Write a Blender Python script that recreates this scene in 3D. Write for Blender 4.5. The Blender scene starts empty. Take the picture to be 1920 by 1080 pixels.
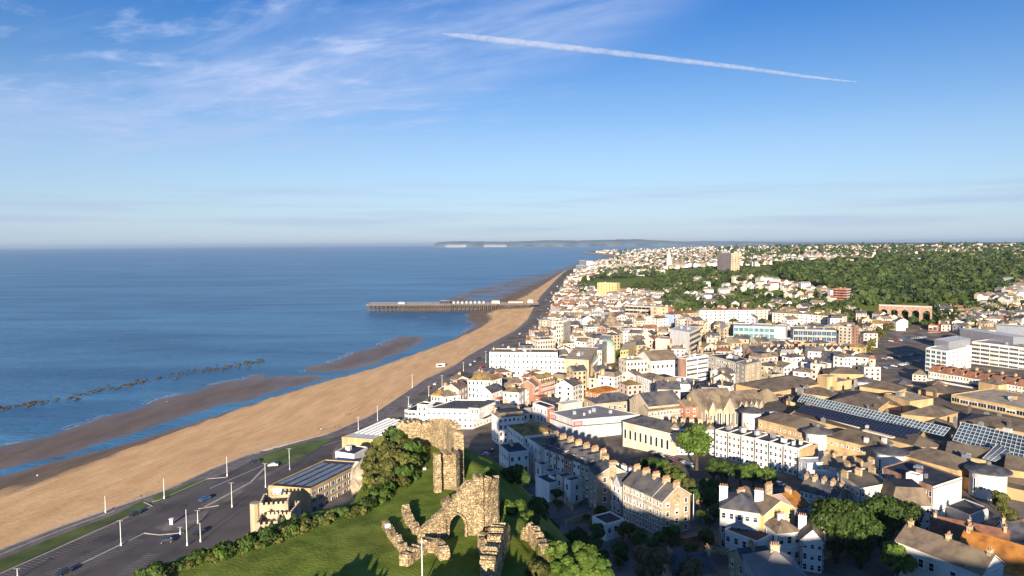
import bpy, bmesh, math, random
import numpy as np
from mathutils import Vector, Matrix
R = math.radians
random.seed(7); rng = np.random.default_rng(7)
S = bpy.context.scene
# ---------------------------------------------------------------- camera
CAMZ = 100.0; F = 1280.0; PITCH = math.atan((540-457.5)/F); ROLL = math.atan(0.0062)
fwd = Vector((0, math.cos(PITCH), -math.sin(PITCH)))
r0 = Vector((1, 0, 0)); u0 = Vector((0, math.sin(PITCH), math.cos(PITCH)))
rt = r0*math.cos(ROLL) - u0*math.sin(ROLL); up = u0*math.cos(ROLL) + r0*math.sin(ROLL)
cd = bpy.data.cameras.new('camera'); cam = bpy.data.objects.new('camera', cd); S.collection.objects.link(cam)
cd.sensor_width = 36; cd.lens = 24; cd.clip_start = 0.5; cd.clip_end = 200000
m = Matrix.Identity(4)
for i in range(3):
    m[i][0] = rt[i]; m[i][1] = up[i]; m[i][2] = -fwd[i]
m[2][3] = CAMZ
cam.matrix_world = m; S.camera = cam
# ---------------------------------------------------------------- sky, sun, exposure
SUN_EL = R(13.5); SUN_DIR = Vector((math.sin(R(7))*math.cos(SUN_EL), math.cos(R(7))*math.cos(SUN_EL), -math.sin(SUN_EL)))
w = bpy.data.worlds.new('World'); S.world = w; w.use_nodes = True
nt = w.node_tree; nt.nodes.clear()
def N(t, **k):
    n = nt.nodes.new(t)
    for a, b in k.items(): setattr(n, a, b)
    return n
def L(a, b): nt.links.new(a, b)
out = N('ShaderNodeOutputWorld'); bg = N('ShaderNodeBackground'); sky = N('ShaderNodeTexSky')
sky.sky_type = 'NISHITA'; sky.sun_disc = False; sky.sun_elevation = R(24)
sky.sun_rotation = R(180+7); sky.altitude = 100; sky.air_density = 1.0; sky.dust_density = 0.3; sky.ozone_density = 3.0
bg.inputs[1].default_value = 0.06
tc = N('ShaderNodeTexCoord'); sep = N('ShaderNodeSeparateXYZ'); L(tc.outputs['Generated'], sep.inputs[0])
# planar cloud coordinates: direction / elevation, as on a high cloud deck
mz = N('ShaderNodeMath', operation='MAXIMUM'); mz.inputs[1].default_value = 0.02; L(sep.outputs[2], mz.inputs[0])
dx = N('ShaderNodeMath', operation='DIVIDE'); L(sep.outputs[0], dx.inputs[0]); L(mz.outputs[0], dx.inputs[1])
dy = N('ShaderNodeMath', operation='DIVIDE'); L(sep.outputs[1], dy.inputs[0]); L(mz.outputs[0], dy.inputs[1])
cmb = N('ShaderNodeCombineXYZ'); L(dx.outputs[0], cmb.inputs[0]); L(dy.outputs[0], cmb.inputs[1])
def cirrus(rot, sc, sx, sy, lo, hi, det=9, dist=0.6):
    mp = N('ShaderNodeMapping', vector_type='TEXTURE'); mp.inputs['Rotation'].default_value[2] = R(rot); mp.inputs['Scale'].default_value = (sx, sy, 1)
    L(cmb.outputs[0], mp.inputs[0]); no = N('ShaderNodeTexNoise'); no.inputs['Scale'].default_value = sc
    no.inputs['Detail'].default_value = det; no.inputs['Roughness'].default_value = 0.62; no.inputs['Distortion'].default_value = dist
    L(mp.outputs[0], no.inputs['Vector']); rp = N('ShaderNodeMapRange'); rp.interpolation_type = 'SMOOTHSTEP'
    rp.inputs[1].default_value = lo; rp.inputs[2].default_value = hi; L(no.outputs[0], rp.inputs[0]); return rp.outputs[0]
def mul(a, b):
    n = N('ShaderNodeMath', operation='MULTIPLY'); L(a, n.inputs[0])
    if isinstance(b, float): n.inputs[1].default_value = b
    else: L(b, n.inputs[1])
    return n.outputs[0]
def add(a, b):
    n = N('ShaderNodeMath', operation='ADD', use_clamp=True); L(a, n.inputs[0]); L(b, n.inputs[1]); return n.outputs[0]
def rng_(src, a, b, c=0.0, d=1.0):
    rp = N('ShaderNodeMapRange'); rp.interpolation_type = 'SMOOTHSTEP'
    for i, v in enumerate((a, b, c, d)): rp.inputs[i+1].default_value = v
    L(src, rp.inputs[0]); return rp.outputs[0]
c1 = cirrus(-38, 1.5, 3.2, 1.0, 0.48, 0.80, 9, 0.5)          # long streaks
c2 = cirrus(-30, 3.2, 1.8, 1.0, 0.50, 0.80, 10, 0.3)          # small wisps
leftm = rng_(sep.outputs[0], 0.22, -0.30)                    # more cloud to the left (south)
c2 = mul(mul(c2, leftm), 0.85)
# a band of cirrus crossing from the left to the upper right
bl = N('ShaderNodeVectorMath', operation='DOT_PRODUCT'); bl.inputs[1].default_value = (-0.30, 0.0, 1.0); L(tc.outputs['Generated'], bl.inputs[0])
b1 = mul(rng_(bl.outputs['Value'], 0.20, 0.285), rng_(bl.outputs['Value'], 0.40, 0.30))
rm = rng_(sep.outputs[0], 0.34, 0.10)
band = mul(mul(b1, rm), cirrus(-35, 1.8, 2.4, 1.0, 0.22, 0.75, 10, 0.5))
c1 = mul(mul(c1, leftm), 0.8)
cl = add(add(c1, c2), mul(band, 0.85))
cl = mul(cl, rng_(sep.outputs[2], 0.06, 0.17))
# low thin grey-violet stratus near the horizon
mp2 = N('ShaderNodeMapping'); mp2.inputs['Scale'].default_value = (2.2, 2.2, 42); L(tc.outputs['Generated'], mp2.inputs[0])
n2 = N('ShaderNodeTexNoise'); n2.inputs['Scale'].default_value = 1.6; n2.inputs['Detail'].default_value = 6; L(mp2.outputs[0], n2.inputs['Vector'])
low = mul(rng_(n2.outputs[0], 0.42, 0.72), mul(rng_(sep.outputs[2], 0.0, 0.03), rng_(sep.outputs[2], 0.105, 0.05)))
low = mul(low, 0.6)
air = N('ShaderNodeValToRGB'); L(sep.outputs[2], air.inputs[0]); els = air.color_ramp.elements
for i, (p_, c_) in enumerate(((0, (.72,.80,.95)), (.09, (.72,.79,.90)), (.14, (.70,.76,.87)), (.21, (.56,.71,.88)), (.34, (.19,.54,.92)), (.7, (.22,.55,.92)))):
    e_ = els[i] if i < 2 else els.new(p_); e_.position = p_; e_.color = (*c_, 1)
hs = N('ShaderNodeVectorMath', operation='MULTIPLY'); L(sky.outputs[0], hs.inputs[0]); L(air.outputs[0], hs.inputs[1]); hs2 = N('ShaderNodeVectorMath', operation='SCALE'); hs2.inputs['Scale'].default_value = 1.16; L(hs.outputs[0], hs2.inputs[0]); hs = hs2
mx = N('ShaderNodeMixRGB'); L(hs.outputs[0], mx.inputs[1]); mx.inputs[2].default_value = (4.1, 5.2, 7.8, 1); L(cl, mx.inputs[0])
mx2 = N('ShaderNodeMixRGB'); L(mx.outputs[0], mx2.inputs[1]); mx2.inputs[2].default_value = (3.9, 4.6, 6.4, 1); L(low, mx2.inputs[0])
# pale lilac air just above the horizon
hz_ = mul(rng_(sep.outputs[2], 0.20, -0.02), 0.62)
mx3 = N('ShaderNodeMixRGB'); L(mx2.outputs[0], mx3.inputs[1]); mx3.inputs[2].default_value = (3.8, 4.9, 6.8, 1); L(hz_, mx3.inputs[0])
L(mx3.outputs[0], bg.inputs[0]); L(bg.outputs[0], out.inputs[0])
sl = bpy.data.lights.new('sun', 'SUN'); sl.energy = 5.0; sl.angle = R(0.6); sl.color = (1.0, 0.86, 0.69)
so = bpy.data.objects.new('sun', sl); S.collection.objects.link(so); so.rotation_euler = SUN_DIR.to_track_quat('-Z', 'Y').to_euler()
S.view_settings.view_transform = 'Standard'; S.view_settings.look = 'None'; S.view_settings.exposure = 1.0; S.view_settings.gamma = 1
S.render.engine = 'CYCLES'; S.cycles.max_bounces = 5; S.cycles.transparent_max_bounces = 12
# ---------------------------------------------------------------- projection helpers (pixel of the photograph -> world point)
def ray(px, py): return fwd + rt*((px-960)/F) + up*((540-py)/F)
def P(px, py, z):
    v = ray(px, py); t = (z-CAMZ)/v.z; return Vector((v.x*t, v.y*t, z))
def PY(px, py, Y):
    v = ray(px, py); t = Y/v.y; return Vector((v.x*t, Y, CAMZ+v.z*t))
def proj(X, Y, Z):
    X = np.asarray(X, float); Y = np.asarray(Y, float); Z = np.asarray(Z, float)-CAMZ
    d = X*fwd.x+Y*fwd.y+Z*fwd.z; a = X*rt.x+Y*rt.y+Z*rt.z; b = X*up.x+Y*up.y+Z*up.z
    return 960+F*a/d, 540-F*b/d
def inpoly(x, y, poly):
    x = np.asarray(x, float); y = np.asarray(y, float); r = np.zeros(np.broadcast(x, y).shape, bool); n = len(poly)
    for i in range(n):
        x1, y1 = poly[i]; x2, y2 = poly[(i+1) % n]
        if y1 == y2: continue
        c = ((y1 > y) != (y2 > y)) & (x < (x2-x1)*(y-y1)/(y2-y1)+x1); r ^= c
    return r
# smooth value noise on arrays
_perm = rng.random((256, 256))
def vnoise(x, y):
    xi = np.floor(x).astype(int); yi = np.floor(y).astype(int); fx = x-xi; fy = y-yi
    fx = fx*fx*(3-2*fx); fy = fy*fy*(3-2*fy); g = lambda a, b: _perm[a % 256, b % 256]
    return (g(xi, yi)*(1-fx)+g(xi+1, yi)*fx)*(1-fy)+(g(xi, yi+1)*(1-fx)+g(xi+1, yi+1)*fx)*fy
def fbm(x, y, o=4):
    s = 0; a = .5
    for k in range(o): s = s+a*vnoise(x*2**k+17*k, y*2**k+5*k); a *= .5
    return s
# ---------------------------------------------------------------- beach curves
def wcurve(pts, z): return [tuple(P(x, y, z)[:2]) for x, y in pts]
KZ = [4.6, 1.7, 0.22, -0.07, 0.14, 0.35, 0.0, -1.2]
K = []
K.append(wcurve([(-420,1180),(0,1035),(130,985),(230,950),(330,915),(400,882),(480,850),(560,830),(620,815),(700,780),(760,740),(800,712),(850,690),(880,668),(930,640),(965,622),(988,605),(1001,578),(1014,556),(1038,530),(1056,512),(1063,507)], 4.6)
   + [(262,2700),(410,3500),(680,4500),(860,5500),(850,6500),(860,8000),(1500,9500),(3200,12000),(9000,22000),(22000,45000)])
K.append(wcurve([(-420,1060),(0,925),(130,885),(240,842),(400,783),(500,747),(600,717),(700,690),(780,662),(850,637),(900,614),(922,600),(915,588),(950,572),(992,552),(1024,531),(1046,516),(1058,508)], 1.7))
K.append(wcurve([(-420,1025),(0,899),(100,873),(200,846),(300,817),(360,799),(450,775),(540,748),(620,722),(700,697),(780,671),(840,647),(885,623),(903,608),(878,598),(905,575),(950,556),(990,538),(1030,522),(1052,510)], 0.12))
K.append(wcurve([(-420,1010),(0,889),(100,864),(200,837),(300,808),(360,789),(450,765),(540,739),(600,723),(680,698),(760,672),(820,650),(868,622),(870,600),(880,575),(925,555),(975,538),(1020,522),(1048,510)], -0.12))
K.append(wcurve([(-420,995),(0,878),(100,853),(200,823),(280,796),(330,777),(400,758),(480,739),(540,724),(600,712),(680,688),(740,668),(800,646),(840,615),(850,596),(865,572),(905,553),(960,536),(1010,521),(1044,509.5)], 0.08))
K.append(wcurve([(-420,970),(0,859),(100,836),(200,806),(300,769),(400,742),(480,726),(560,712),(620,694),(690,670),(750,648),(790,629),(820,606),(830,590),(850,568),(890,550),(945,534),(1000,520),(1040,509)], 0.3))
K.append(wcurve([(-420,935),(0,838),(100,815),(200,780),(300,748),(400,722),(480,704),(560,690),(620,678),(680,655),(730,637),(770,622),(780,604),(800,585),(830,563),(870,547),(925,532),(985,519),(1034,508.5)], 0.0))
XK = []
for c in K:
    c = sorted(c, key=lambda p: p[1]); Y = np.array([p[1] for p in c]); X = np.array([p[0] for p in c]); XK.append((Y, X))
def coastX(Y): return np.interp(Y, XK[0][0], XK[0][1])
def kx(k, Y):
    if k == 0: return coastX(Y)
    Ym = XK[k][0][-1]; x = np.interp(Y, XK[k][0], XK[k][1]); off = coastX(Ym)-XK[k][1][-1]
    return np.where(Y > Ym, coastX(Y)-off*np.clip(1+(Y-Ym)/3000, 1, 3), x)
def beach_z(X, Y):
    xs = [kx(k, Y) for k in range(7)]
    for k in range(1, 7): xs[k] = np.minimum(xs[k], xs[k-1]-1.0)
    xs.append(xs[6]-60)
    zs = [np.full_like(Y, v) for v in KZ]
    zs[5] = np.interp(Y, [0, 330, 470, 505, 530, 560, 640, 720, 760, 900, 1100, 1300, 3000], [.35, .35, .28, .16, .0, .26, .3, .16, -.15, -.1, .1, .12, .1])
    zs[4] = np.interp(Y, [0, 500, 530, 560, 760, 1000, 1200], [.14, .10, -.03, .06, -.15, -.1, .08])
    zs[3] = np.interp(Y, [0, 760, 1000, 1300], [-.07, -.12, -.05, .08])
    z = np.full_like(Y, -1.5)
    sl = np.clip((X-xs[7])/40, -1, 0); z = -1.2+sl*2
    for k in range(7):
        m_ = (X <= xs[k]) & (X >= xs[k+1]); t = np.clip((xs[k]-X)/np.maximum(xs[k]-xs[k+1], .01), 0, 1)
        if k in (0,): t = t**0.9
        z = np.where(m_, zs[k]*(1-t)+zs[k+1]*t, z)
    z = np.where(X > xs[0], zs[0], z)
    low_ = (z < 1.2) & (z > -1.0)
    n = fbm(X/14, Y/26, 3)-.5; z = z+np.where(low_, n*.26, 0)
    far = np.clip((Y-950)/200, 0, 1)*low_; z = z+far*(fbm(X/60, Y/16, 3)-.47)*.55
    return z
# ---------------------------------------------------------------- land heights
TU = [600, 1000, 1200, 1450, 1700, 1950, 2600]; TY = [120, 200, 300, 500, 600, 700, 900, 1200, 1700, 2500, 4000, 7000, 12000, 20000, 45000]
TZ = np.array([[5,9,14,16,17,18,30],[5,9,12,13,12,13,24],[5,7,9,10,12,14,20],[5,6,7,8,9,10,16],[5,6,8,12,10,12,20],[5,7,9,18,15,18,26],
 [5,8,12,30,32,35,40],[5,8,18,46,46,50,55],[5,12,30,58,60,62,66],[6,20,38,66,69,72,76],[6,18,30,72,76,80,84],[6,10,22,60,76,82,88],[6,10,20,50,72,78,84],[6,10,20,40,50,50,60],[2,5,10,20,20,20,20]], float)
HILL = [(-48.7,86.5),(-39.5,96),(-32.5,105),(-26.5,110),(-24.5,125),(-23.5,139),(-21.5,144.5),(-14.5,143),(-11,136),(-8.6,117),(-3,107),(0,97),(3.5,87),(7,48),(22,5),(150,-25),(450,-40),(450,-300),(-180,-300),(-120,-60),(-75,40)]
def sdpoly(x, y, poly):
    d = np.full(np.broadcast(x, y).shape, 1e9); n = len(poly)
    for i in range(n):
        x1, y1 = poly[i]; x2, y2 = poly[(i+1) % n]; ex, ey = x2-x1, y2-y1
        t = np.clip(((x-x1)*ex+(y-y1)*ey)/(ex*ex+ey*ey), 0, 1); d = np.minimum(d, np.hypot(x-x1-t*ex, y-y1-t*ey))
    return np.where(inpoly(x, y, poly), -d, d)
def hz(X, Y, rough=True):
    X = np.atleast_1d(np.asarray(X, float)); Y = np.atleast_1d(np.asarray(Y, float)); Yc = np.maximum(Y, 60)
    u = 960+F*X/Yc; iu = np.interp(u, TU, range(len(TU))); iy = np.interp(np.log(Yc), np.log(TY), range(len(TY)))
    a = np.minimum(iu.astype(int), len(TU)-2); b = np.minimum(iy.astype(int), len(TY)-2); fa = iu-a; fb = iy-b
    z = (TZ[b, a]*(1-fa)+TZ[b, a+1]*fa)*(1-fb)+(TZ[b+1, a]*(1-fa)+TZ[b+1, a+1]*fa)*fb
    cx = coastX(Y); inland = np.clip((X-cx)/np.maximum(30, Yc*.12), 0, 1)
    z = 5+(z-5)*inland
    if rough: z = z+np.clip((Yc-900)/1500, 0, 1)*inland*(fbm(X/420, Y/420, 3)-.5)*26
    # hill with the castle and the ridge behind the camera
    d = sdpoly(X, Y, HILL); top = 58+np.clip((50-Y)/90, 0, 1)*13
    sea = np.clip(((-12-X)+np.clip((150-Y)*.2, -20, 20))/14, 0, 1); wdt = 50*(1-sea)+15*sea
    f = np.clip(1-d/wdt, 0, 1); f = f*f*(3-2*f); f = np.where(sea > .5, np.clip(1-np.maximum(d, 0)/wdt, 0, 1)**.75, f)
    z = np.maximum(z, z+(top-z)*f); z = z+np.where(f > .02, (fbm(X/9, Y/9, 4)-.47)*np.where(d < 0, .7, 4.0)*np.minimum(f*3, 1), 0)
    off = X < cx
    z = np.where(off & (f < .03), beach_z(X, Y)-1.0, z)
    return z
def H(x, y): return float(hz(x, y)[0])
# ---------------------------------------------------------------- mesh and object helpers
COL = S.collection
class MB:
    def __init__(s): s.v = []; s.f = []; s.m = []; s.mats = []
    def mi(s, mat):
        if mat not in s.mats: s.mats.append(mat)
        return s.mats.index(mat)
    def face(s, pts, mat):
        n = len(s.v); s.v += [tuple(p) for p in pts]; s.f.append(tuple(range(n, n+len(pts)))); s.m.append(s.mi(mat))
    def idx(s, vs, fs, mat):
        n = len(s.v); s.v += [tuple(p) for p in vs]; k = s.mi(mat)
        for f in fs: s.f.append(tuple(i+n for i in f)); s.m.append(k)
    def box(s, c, size, mat, rz=0, top=None):
        sx, sy, sz = [q/2 for q in size]; co, si = math.cos(rz), math.sin(rz); vs = []
        for z in (-sz, sz):
            k = 1 if z < 0 or top is None else top
            for x, y in ((-sx, -sy), (sx, -sy), (sx, sy), (-sx, sy)):
                x *= k; y *= k; vs.append((c[0]+x*co-y*si, c[1]+x*si+y*co, c[2]+z))
        s.idx(vs, [(3,2,1,0),(4,5,6,7),(0,1,5,4),(1,2,6,5),(2,3,7,6),(3,0,4,7)], mat)
    def prism(s, poly, z0, z1, mat, top=None, bottom=False, roofmat=None):
        n = len(poly); top = top or poly
        g = lambda z, i: z[i] if isinstance(z, (list, tuple)) else z
        a = [(p[0], p[1], g(z0, i)) for i, p in enumerate(poly)]; b = [(p[0], p[1], g(z1, i)) for i, p in enumerate(top)]
        for i in range(n): j = (i+1) % n; s.face([a[i], a[j], b[j], b[i]], mat)
        s.face(b, roofmat or mat)
        if bottom: s.face(a[::-1], mat)
    def cyl(s, c, r, h, mat, n=12, r2=None, cap=True):
        r2 = r if r2 is None else r2; vs = []
        for z, q in ((0, r), (h, r2)):
            for i in range(n): a = 2*math.pi*i/n; vs.append((c[0]+q*math.cos(a), c[1]+q*math.sin(a), c[2]+z))
        fs = [(i, (i+1) % n, (i+1) % n+n, i+n) for i in range(n)]
        if cap: fs += [tuple(range(n, 2*n)), tuple(range(n-1, -1, -1))]
        s.idx(vs, fs, mat)
    def tube(s, a, b, r, mat, n=6, r2=None):
        a = Vector(a); b = Vector(b); d = (b-a); q = d.to_track_quat('Z', 'Y'); L_ = d.length; r2 = r if r2 is None else r2; vs = []
        for z, rr in ((0, r), (L_, r2)):
            for i in range(n):
                t = 2*math.pi*i/n; vs.append(a+q@Vector((rr*math.cos(t), rr*math.sin(t), z)))
        s.idx(vs, [(i, (i+1) % n, (i+1) % n+n, i+n) for i in range(n)]+[tuple(range(n, 2*n)), tuple(range(n-1, -1, -1))], mat)
    def mesh(s, name, smooth=False):
        me = bpy.data.meshes.new(name); me.from_pydata(s.v, [], s.f)
        for mt in s.mats: me.materials.append(M(mt) if isinstance(mt, str) else mt)
        me.polygons.foreach_set('material_index', s.m)
        if smooth: me.polygons.foreach_set('use_smooth', [True]*len(s.f))
        me.update(); return me
    def build(s, name, parent=None, smooth=False, loc=None):
        if loc is not None: s.v = [(x-loc[0], y-loc[1], z-loc[2]) for x, y, z in s.v]
        o = bpy.data.objects.new(name, s.mesh(name, smooth)); COL.objects.link(o)
        if parent is not None: o.parent = parent
        elif loc is not None: o.location = loc
        return o
def tag(o, label=None, cat=None, group=None, kind=None):
    if label: o['label'] = label
    if cat: o['category'] = cat
    if group: o['group'] = group
    if kind: o['kind'] = kind
    return o
def empty(name, loc, rz=0, **k):
    o = bpy.data.objects.new(name, None); COL.objects.link(o); o.location = loc; o.rotation_euler = (0, 0, rz); o.empty_display_size = .5
    return tag(o, **k)
def inst(me, name, parent, loc=(0, 0, 0), rz=0, sc=None):
    o = bpy.data.objects.new(name, me); COL.objects.link(o); o.parent = parent; o.location = loc; o.rotation_euler = (0, 0, rz)
    if sc is not None: o.scale = sc if isinstance(sc, tuple) else (sc, sc, sc)
    return o
def copy_tree(o, parent=None):
    c = o.copy(); COL.objects.link(c); c.parent = parent
    for ch in list(CHILD.get(o.name, [])) or [x for x in o.children]: copy_tree(ch, c)
    return c
CHILD = {}
def npmesh(name, verts, faces, mats, mi=None, smooth=False):
    me = bpy.data.meshes.new(name); nv = len(verts); nf, k = faces.shape
    me.vertices.add(nv); me.vertices.foreach_set('co', np.ascontiguousarray(verts, np.float32).ravel())
    me.loops.add(nf*k); me.loops.foreach_set('vertex_index', np.ascontiguousarray(faces, np.int32).ravel())
    me.polygons.add(nf); me.polygons.foreach_set('loop_start', np.arange(0, nf*k, k, dtype=np.int32)); me.polygons.foreach_set('loop_total', np.full(nf, k, np.int32))
    for q in mats: me.materials.append(M(q))
    if mi is not None: me.polygons.foreach_set('material_index', np.asarray(mi, np.int32))
    if smooth: me.polygons.foreach_set('use_smooth', np.ones(nf, bool))
    me.update(calc_edges=True); me.validate(); return me
# ---------------------------------------------------------------- materials
MT = {}
def mat(name, col, rough=.8, var=.12, scale=.6, dirt=None, bump=0, bscale=8, rnd=.0, spec=.3, metal=0, col2=None, streak=False):
    m_ = bpy.data.materials.new(name); m_.use_nodes = True; t = m_.node_tree; n = t.nodes; b = n['Principled BSDF']
    b.inputs['Roughness'].default_value = rough; b.inputs['Specular IOR Level'].default_value = spec; b.inputs['Metallic'].default_value = metal
    geo = n.new('ShaderNodeNewGeometry'); no = n.new('ShaderNodeTexNoise'); no.inputs['Scale'].default_value = scale; no.inputs['Detail'].default_value = 6
    mpn = n.new('ShaderNodeMapping'); t.links.new(geo.outputs['Position'], mpn.inputs[0]); t.links.new(mpn.outputs[0], no.inputs['Vector'])
    if streak: mpn.inputs['Scale'].default_value = (1, 1, .25)
    rp = n.new('ShaderNodeValToRGB'); c = Vector(col); d = Vector(col2) if col2 else c*(1-2.2*var)
    rp.color_ramp.elements[0].position = .32; rp.color_ramp.elements[1].position = .62
    rp.color_ramp.elements[0].color = (*d, 1); rp.color_ramp.elements[1].color = (*(c*(1+var*.5)), 1)
    t.links.new(no.outputs[0], rp.inputs[0]); last = rp.outputs[0]
    if dirt:
        n3 = n.new('ShaderNodeTexNoise'); n3.inputs['Scale'].default_value = scale*.23; n3.inputs['Detail'].default_value = 8; t.links.new(geo.outputs['Position'], n3.inputs['Vector'])
        r3 = n.new('ShaderNodeMapRange'); r3.inputs[1].default_value = .48; r3.inputs[2].default_value = .68; t.links.new(n3.outputs[0], r3.inputs[0])
        mm = n.new('ShaderNodeMixRGB'); t.links.new(r3.outputs[0], mm.inputs[0]); t.links.new(last, mm.inputs[1]); mm.inputs[2].default_value = (*dirt, 1); last = mm.outputs[0]
    if rnd:
        oi = n.new('ShaderNodeObjectInfo'); mr = n.new('ShaderNodeMapRange'); mr.inputs[3].default_value = 1-rnd; mr.inputs[4].default_value = 1+rnd
        t.links.new(oi.outputs['Random'], mr.inputs[0]); hs_ = n.new('ShaderNodeHueSaturation'); t.links.new(mr.outputs[0], hs_.inputs['Value']); t.links.new(last, hs_.inputs['Color']); last = hs_.outputs[0]
    t.links.new(last, b.inputs['Base Color'])
    if bump:
        nb = n.new('ShaderNodeTexNoise'); nb.inputs['Scale'].default_value = bscale; nb.inputs['Detail'].default_value = 5; t.links.new(geo.outputs['Position'], nb.inputs['Vector'])
        bp = n.new('ShaderNodeBump'); bp.inputs['Strength'].default_value = min(bump, 1); bp.inputs['Distance'].default_value = bump*.4; t.links.new(nb.outputs[0], bp.inputs['Height']); t.links.new(bp.outputs[0], b.inputs['Normal'])
    MT[name] = m_; return m_
def M(n): return MT[n]
W_ = dict(rough=.85, scale=.35, rnd=.06, streak=True)
mat('white', (.80,.77,.71), var=.05, dirt=(.62,.57,.48), **W_); mat('cream', (.70,.62,.47), var=.08, dirt=(.5,.43,.32), **W_)
mat('tan', (.50,.40,.26), var=.14, dirt=(.34,.27,.19), **W_); mat('pink', (.62,.48,.40), var=.1, dirt=(.45,.34,.28), **W_)
mat('grey', (.50,.49,.47), var=.08, **W_); mat('concrete', (.47,.42,.34), var=.1, dirt=(.33,.29,.24), **W_)
mat('redbrick', (.40,.17,.10), var=.2, **W_); mat('brick', (.33,.19,.13), var=.2, **W_); mat('orangewall', (.55,.17,.05), var=.1, **W_)
mat('yellow', (.54,.38,.185), var=.14, dirt=(.42,.29,.14), **W_); mat('lemon', (.66,.50,.22), var=.1, **W_); mat('bluewall', (.42,.52,.66), var=.06, **W_)
RF = dict(rough=.85, rnd=.14, bump=.12, bscale=3)
mat('slate', (.085,.085,.10), var=.25, scale=.5, dirt=(.15,.13,.10), **RF); mat('darkfelt', (.035,.04,.055), var=.25, scale=.3, dirt=(.09,.09,.09), **RF)
mat('brownroof', (.20,.15,.105), var=.22, scale=.5, dirt=(.28,.22,.13), **RF); mat('lichen', (.36,.225,.05), var=.3, scale=.35, dirt=(.17,.13,.08), **RF)
mat('redroof', (.26,.12,.07), var=.2, scale=.5, **RF); mat('orangeroof', (.42,.17,.035), var=.25, scale=.4, dirt=(.30,.15,.05), **RF)
mat('tanroof', (.42,.33,.22), var=.15, scale=.3, **RF); mat('greyroof', (.30,.28,.27), var=.12, scale=.15, dirt=(.22,.2,.2), **RF); mat('paleroof', (.55,.55,.54), var=.1, **RF)
mat('tealroof', (.16,.24,.20), var=.2, **RF); mat('copper', (.36,.50,.38), var=.1, **RF)
mat('glass', (.025,.03,.04), rough=.15, var=.2, spec=.6, rnd=.5); mat('glassblue', (.05,.11,.16), rough=.12, var=.3, scale=.3, spec=.8); mat('glassteal', (.06,.20,.20), rough=.15, var=.3, scale=.3, spec=.8)
mat('whitepaint', (.80,.80,.78), rough=.5, var=.03); mat('metal', (.55,.56,.58), rough=.35, metal=.7, var=.05); mat('darkmetal', (.06,.06,.07), rough=.5)
mat('solar', (.012,.016,.035), rough=.18, var=.2, scale=.8, spec=.6); mat('redsign', (.55,.03,.03), rough=.5); mat('pot', (.42,.22,.12), var=.2, scale=3, rnd=.2)
mat('stack', (.52,.40,.24), var=.25, scale=1.5, rnd=.2)
def stonemat():
    m_ = mat('stone', (.66,.49,.27), var=.18, scale=1.1, dirt=(.36,.26,.14), rough=.95); t = m_.node_tree; n = t.nodes; b = n['Principled BSDF']; geo = n.new('ShaderNodeNewGeometry')
    mp = n.new('ShaderNodeMapping'); mp.inputs['Scale'].default_value = (1, 1, 1.6); t.links.new(geo.outputs['Position'], mp.inputs[0])
    vo = n.new('ShaderNodeTexVoronoi'); vo.inputs['Scale'].default_value = 2.6; t.links.new(mp.outputs[0], vo.inputs['Vector']); src = b.inputs['Base Color'].links[0].from_socket
    hs_ = n.new('ShaderNodeSeparateColor'); t.links.new(vo.outputs['Color'], hs_.inputs[0]); mr = n.new('ShaderNodeMapRange'); mr.inputs[3].default_value = .62; mr.inputs[4].default_value = 1.3; t.links.new(hs_.outputs[0], mr.inputs[0])
    mm = n.new('ShaderNodeVectorMath'); mm.operation = 'SCALE'; t.links.new(src, mm.inputs[0]); t.links.new(mr.outputs[0], mm.inputs['Scale']); t.links.new(mm.outputs[0], b.inputs['Base Color'])
    v2 = n.new('ShaderNodeTexVoronoi'); v2.feature = 'DISTANCE_TO_EDGE'; v2.inputs['Scale'].default_value = 2.6; t.links.new(mp.outputs[0], v2.inputs['Vector']); m2 = n.new('ShaderNodeMapRange'); m2.inputs[2].default_value = .12; t.links.new(v2.outputs[0], m2.inputs[0])
    no = n.new('ShaderNodeTexNoise'); no.inputs['Scale'].default_value = 1.2; no.inputs['Detail'].default_value = 6; t.links.new(geo.outputs['Position'], no.inputs['Vector']); ad = n.new('ShaderNodeMath'); ad.operation = 'MULTIPLY_ADD'; ad.inputs[1].default_value = 2.5; t.links.new(no.outputs[0], ad.inputs[0]); t.links.new(m2.outputs[0], ad.inputs[2])
    bp = n.new('ShaderNodeBump'); bp.inputs['Strength'].default_value = 1; bp.inputs['Distance'].default_value = .22; t.links.new(ad.outputs[0], bp.inputs['Height']); t.links.new(bp.outputs[0], b.inputs['Normal'])
stonemat()
mat('asphalt', (.10,.086,.082), var=.16, scale=.12, dirt=(.125,.105,.095), rough=.9); mat('pave', (.20,.17,.155), var=.15, scale=.3, rough=.9); mat('kerb', (.42,.40,.36), var=.1)
mat('redpave', (.26,.13,.12), var=.15, scale=.2); mat('trunk', (.10,.07,.045), var=.3, scale=3, rough=.95); mat('viaductbrick', (.38,.24,.17), var=.2, dirt=(.26,.18,.13)); mat('mallroof', (.145,.11,.08), var=.2, scale=.35, dirt=(.19,.15,.10), **RF); mat('wood', (.15,.12,.10), var=.3, scale=1); mat('rock', (.095,.08,.055), var=.4, scale=1.2, bump=.5, rough=.9)
mat('tyre', (.02,.02,.02)); mat('skin', (.5,.3,.2)); mat('cliff', (.50,.40,.28), var=.25, scale=.4, dirt=(.25,.21,.13), bump=.8, bscale=.8)
mat('greypipe', (.18,.18,.17), var=.1); mat('dirt', (.20,.15,.10), var=.2)
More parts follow.
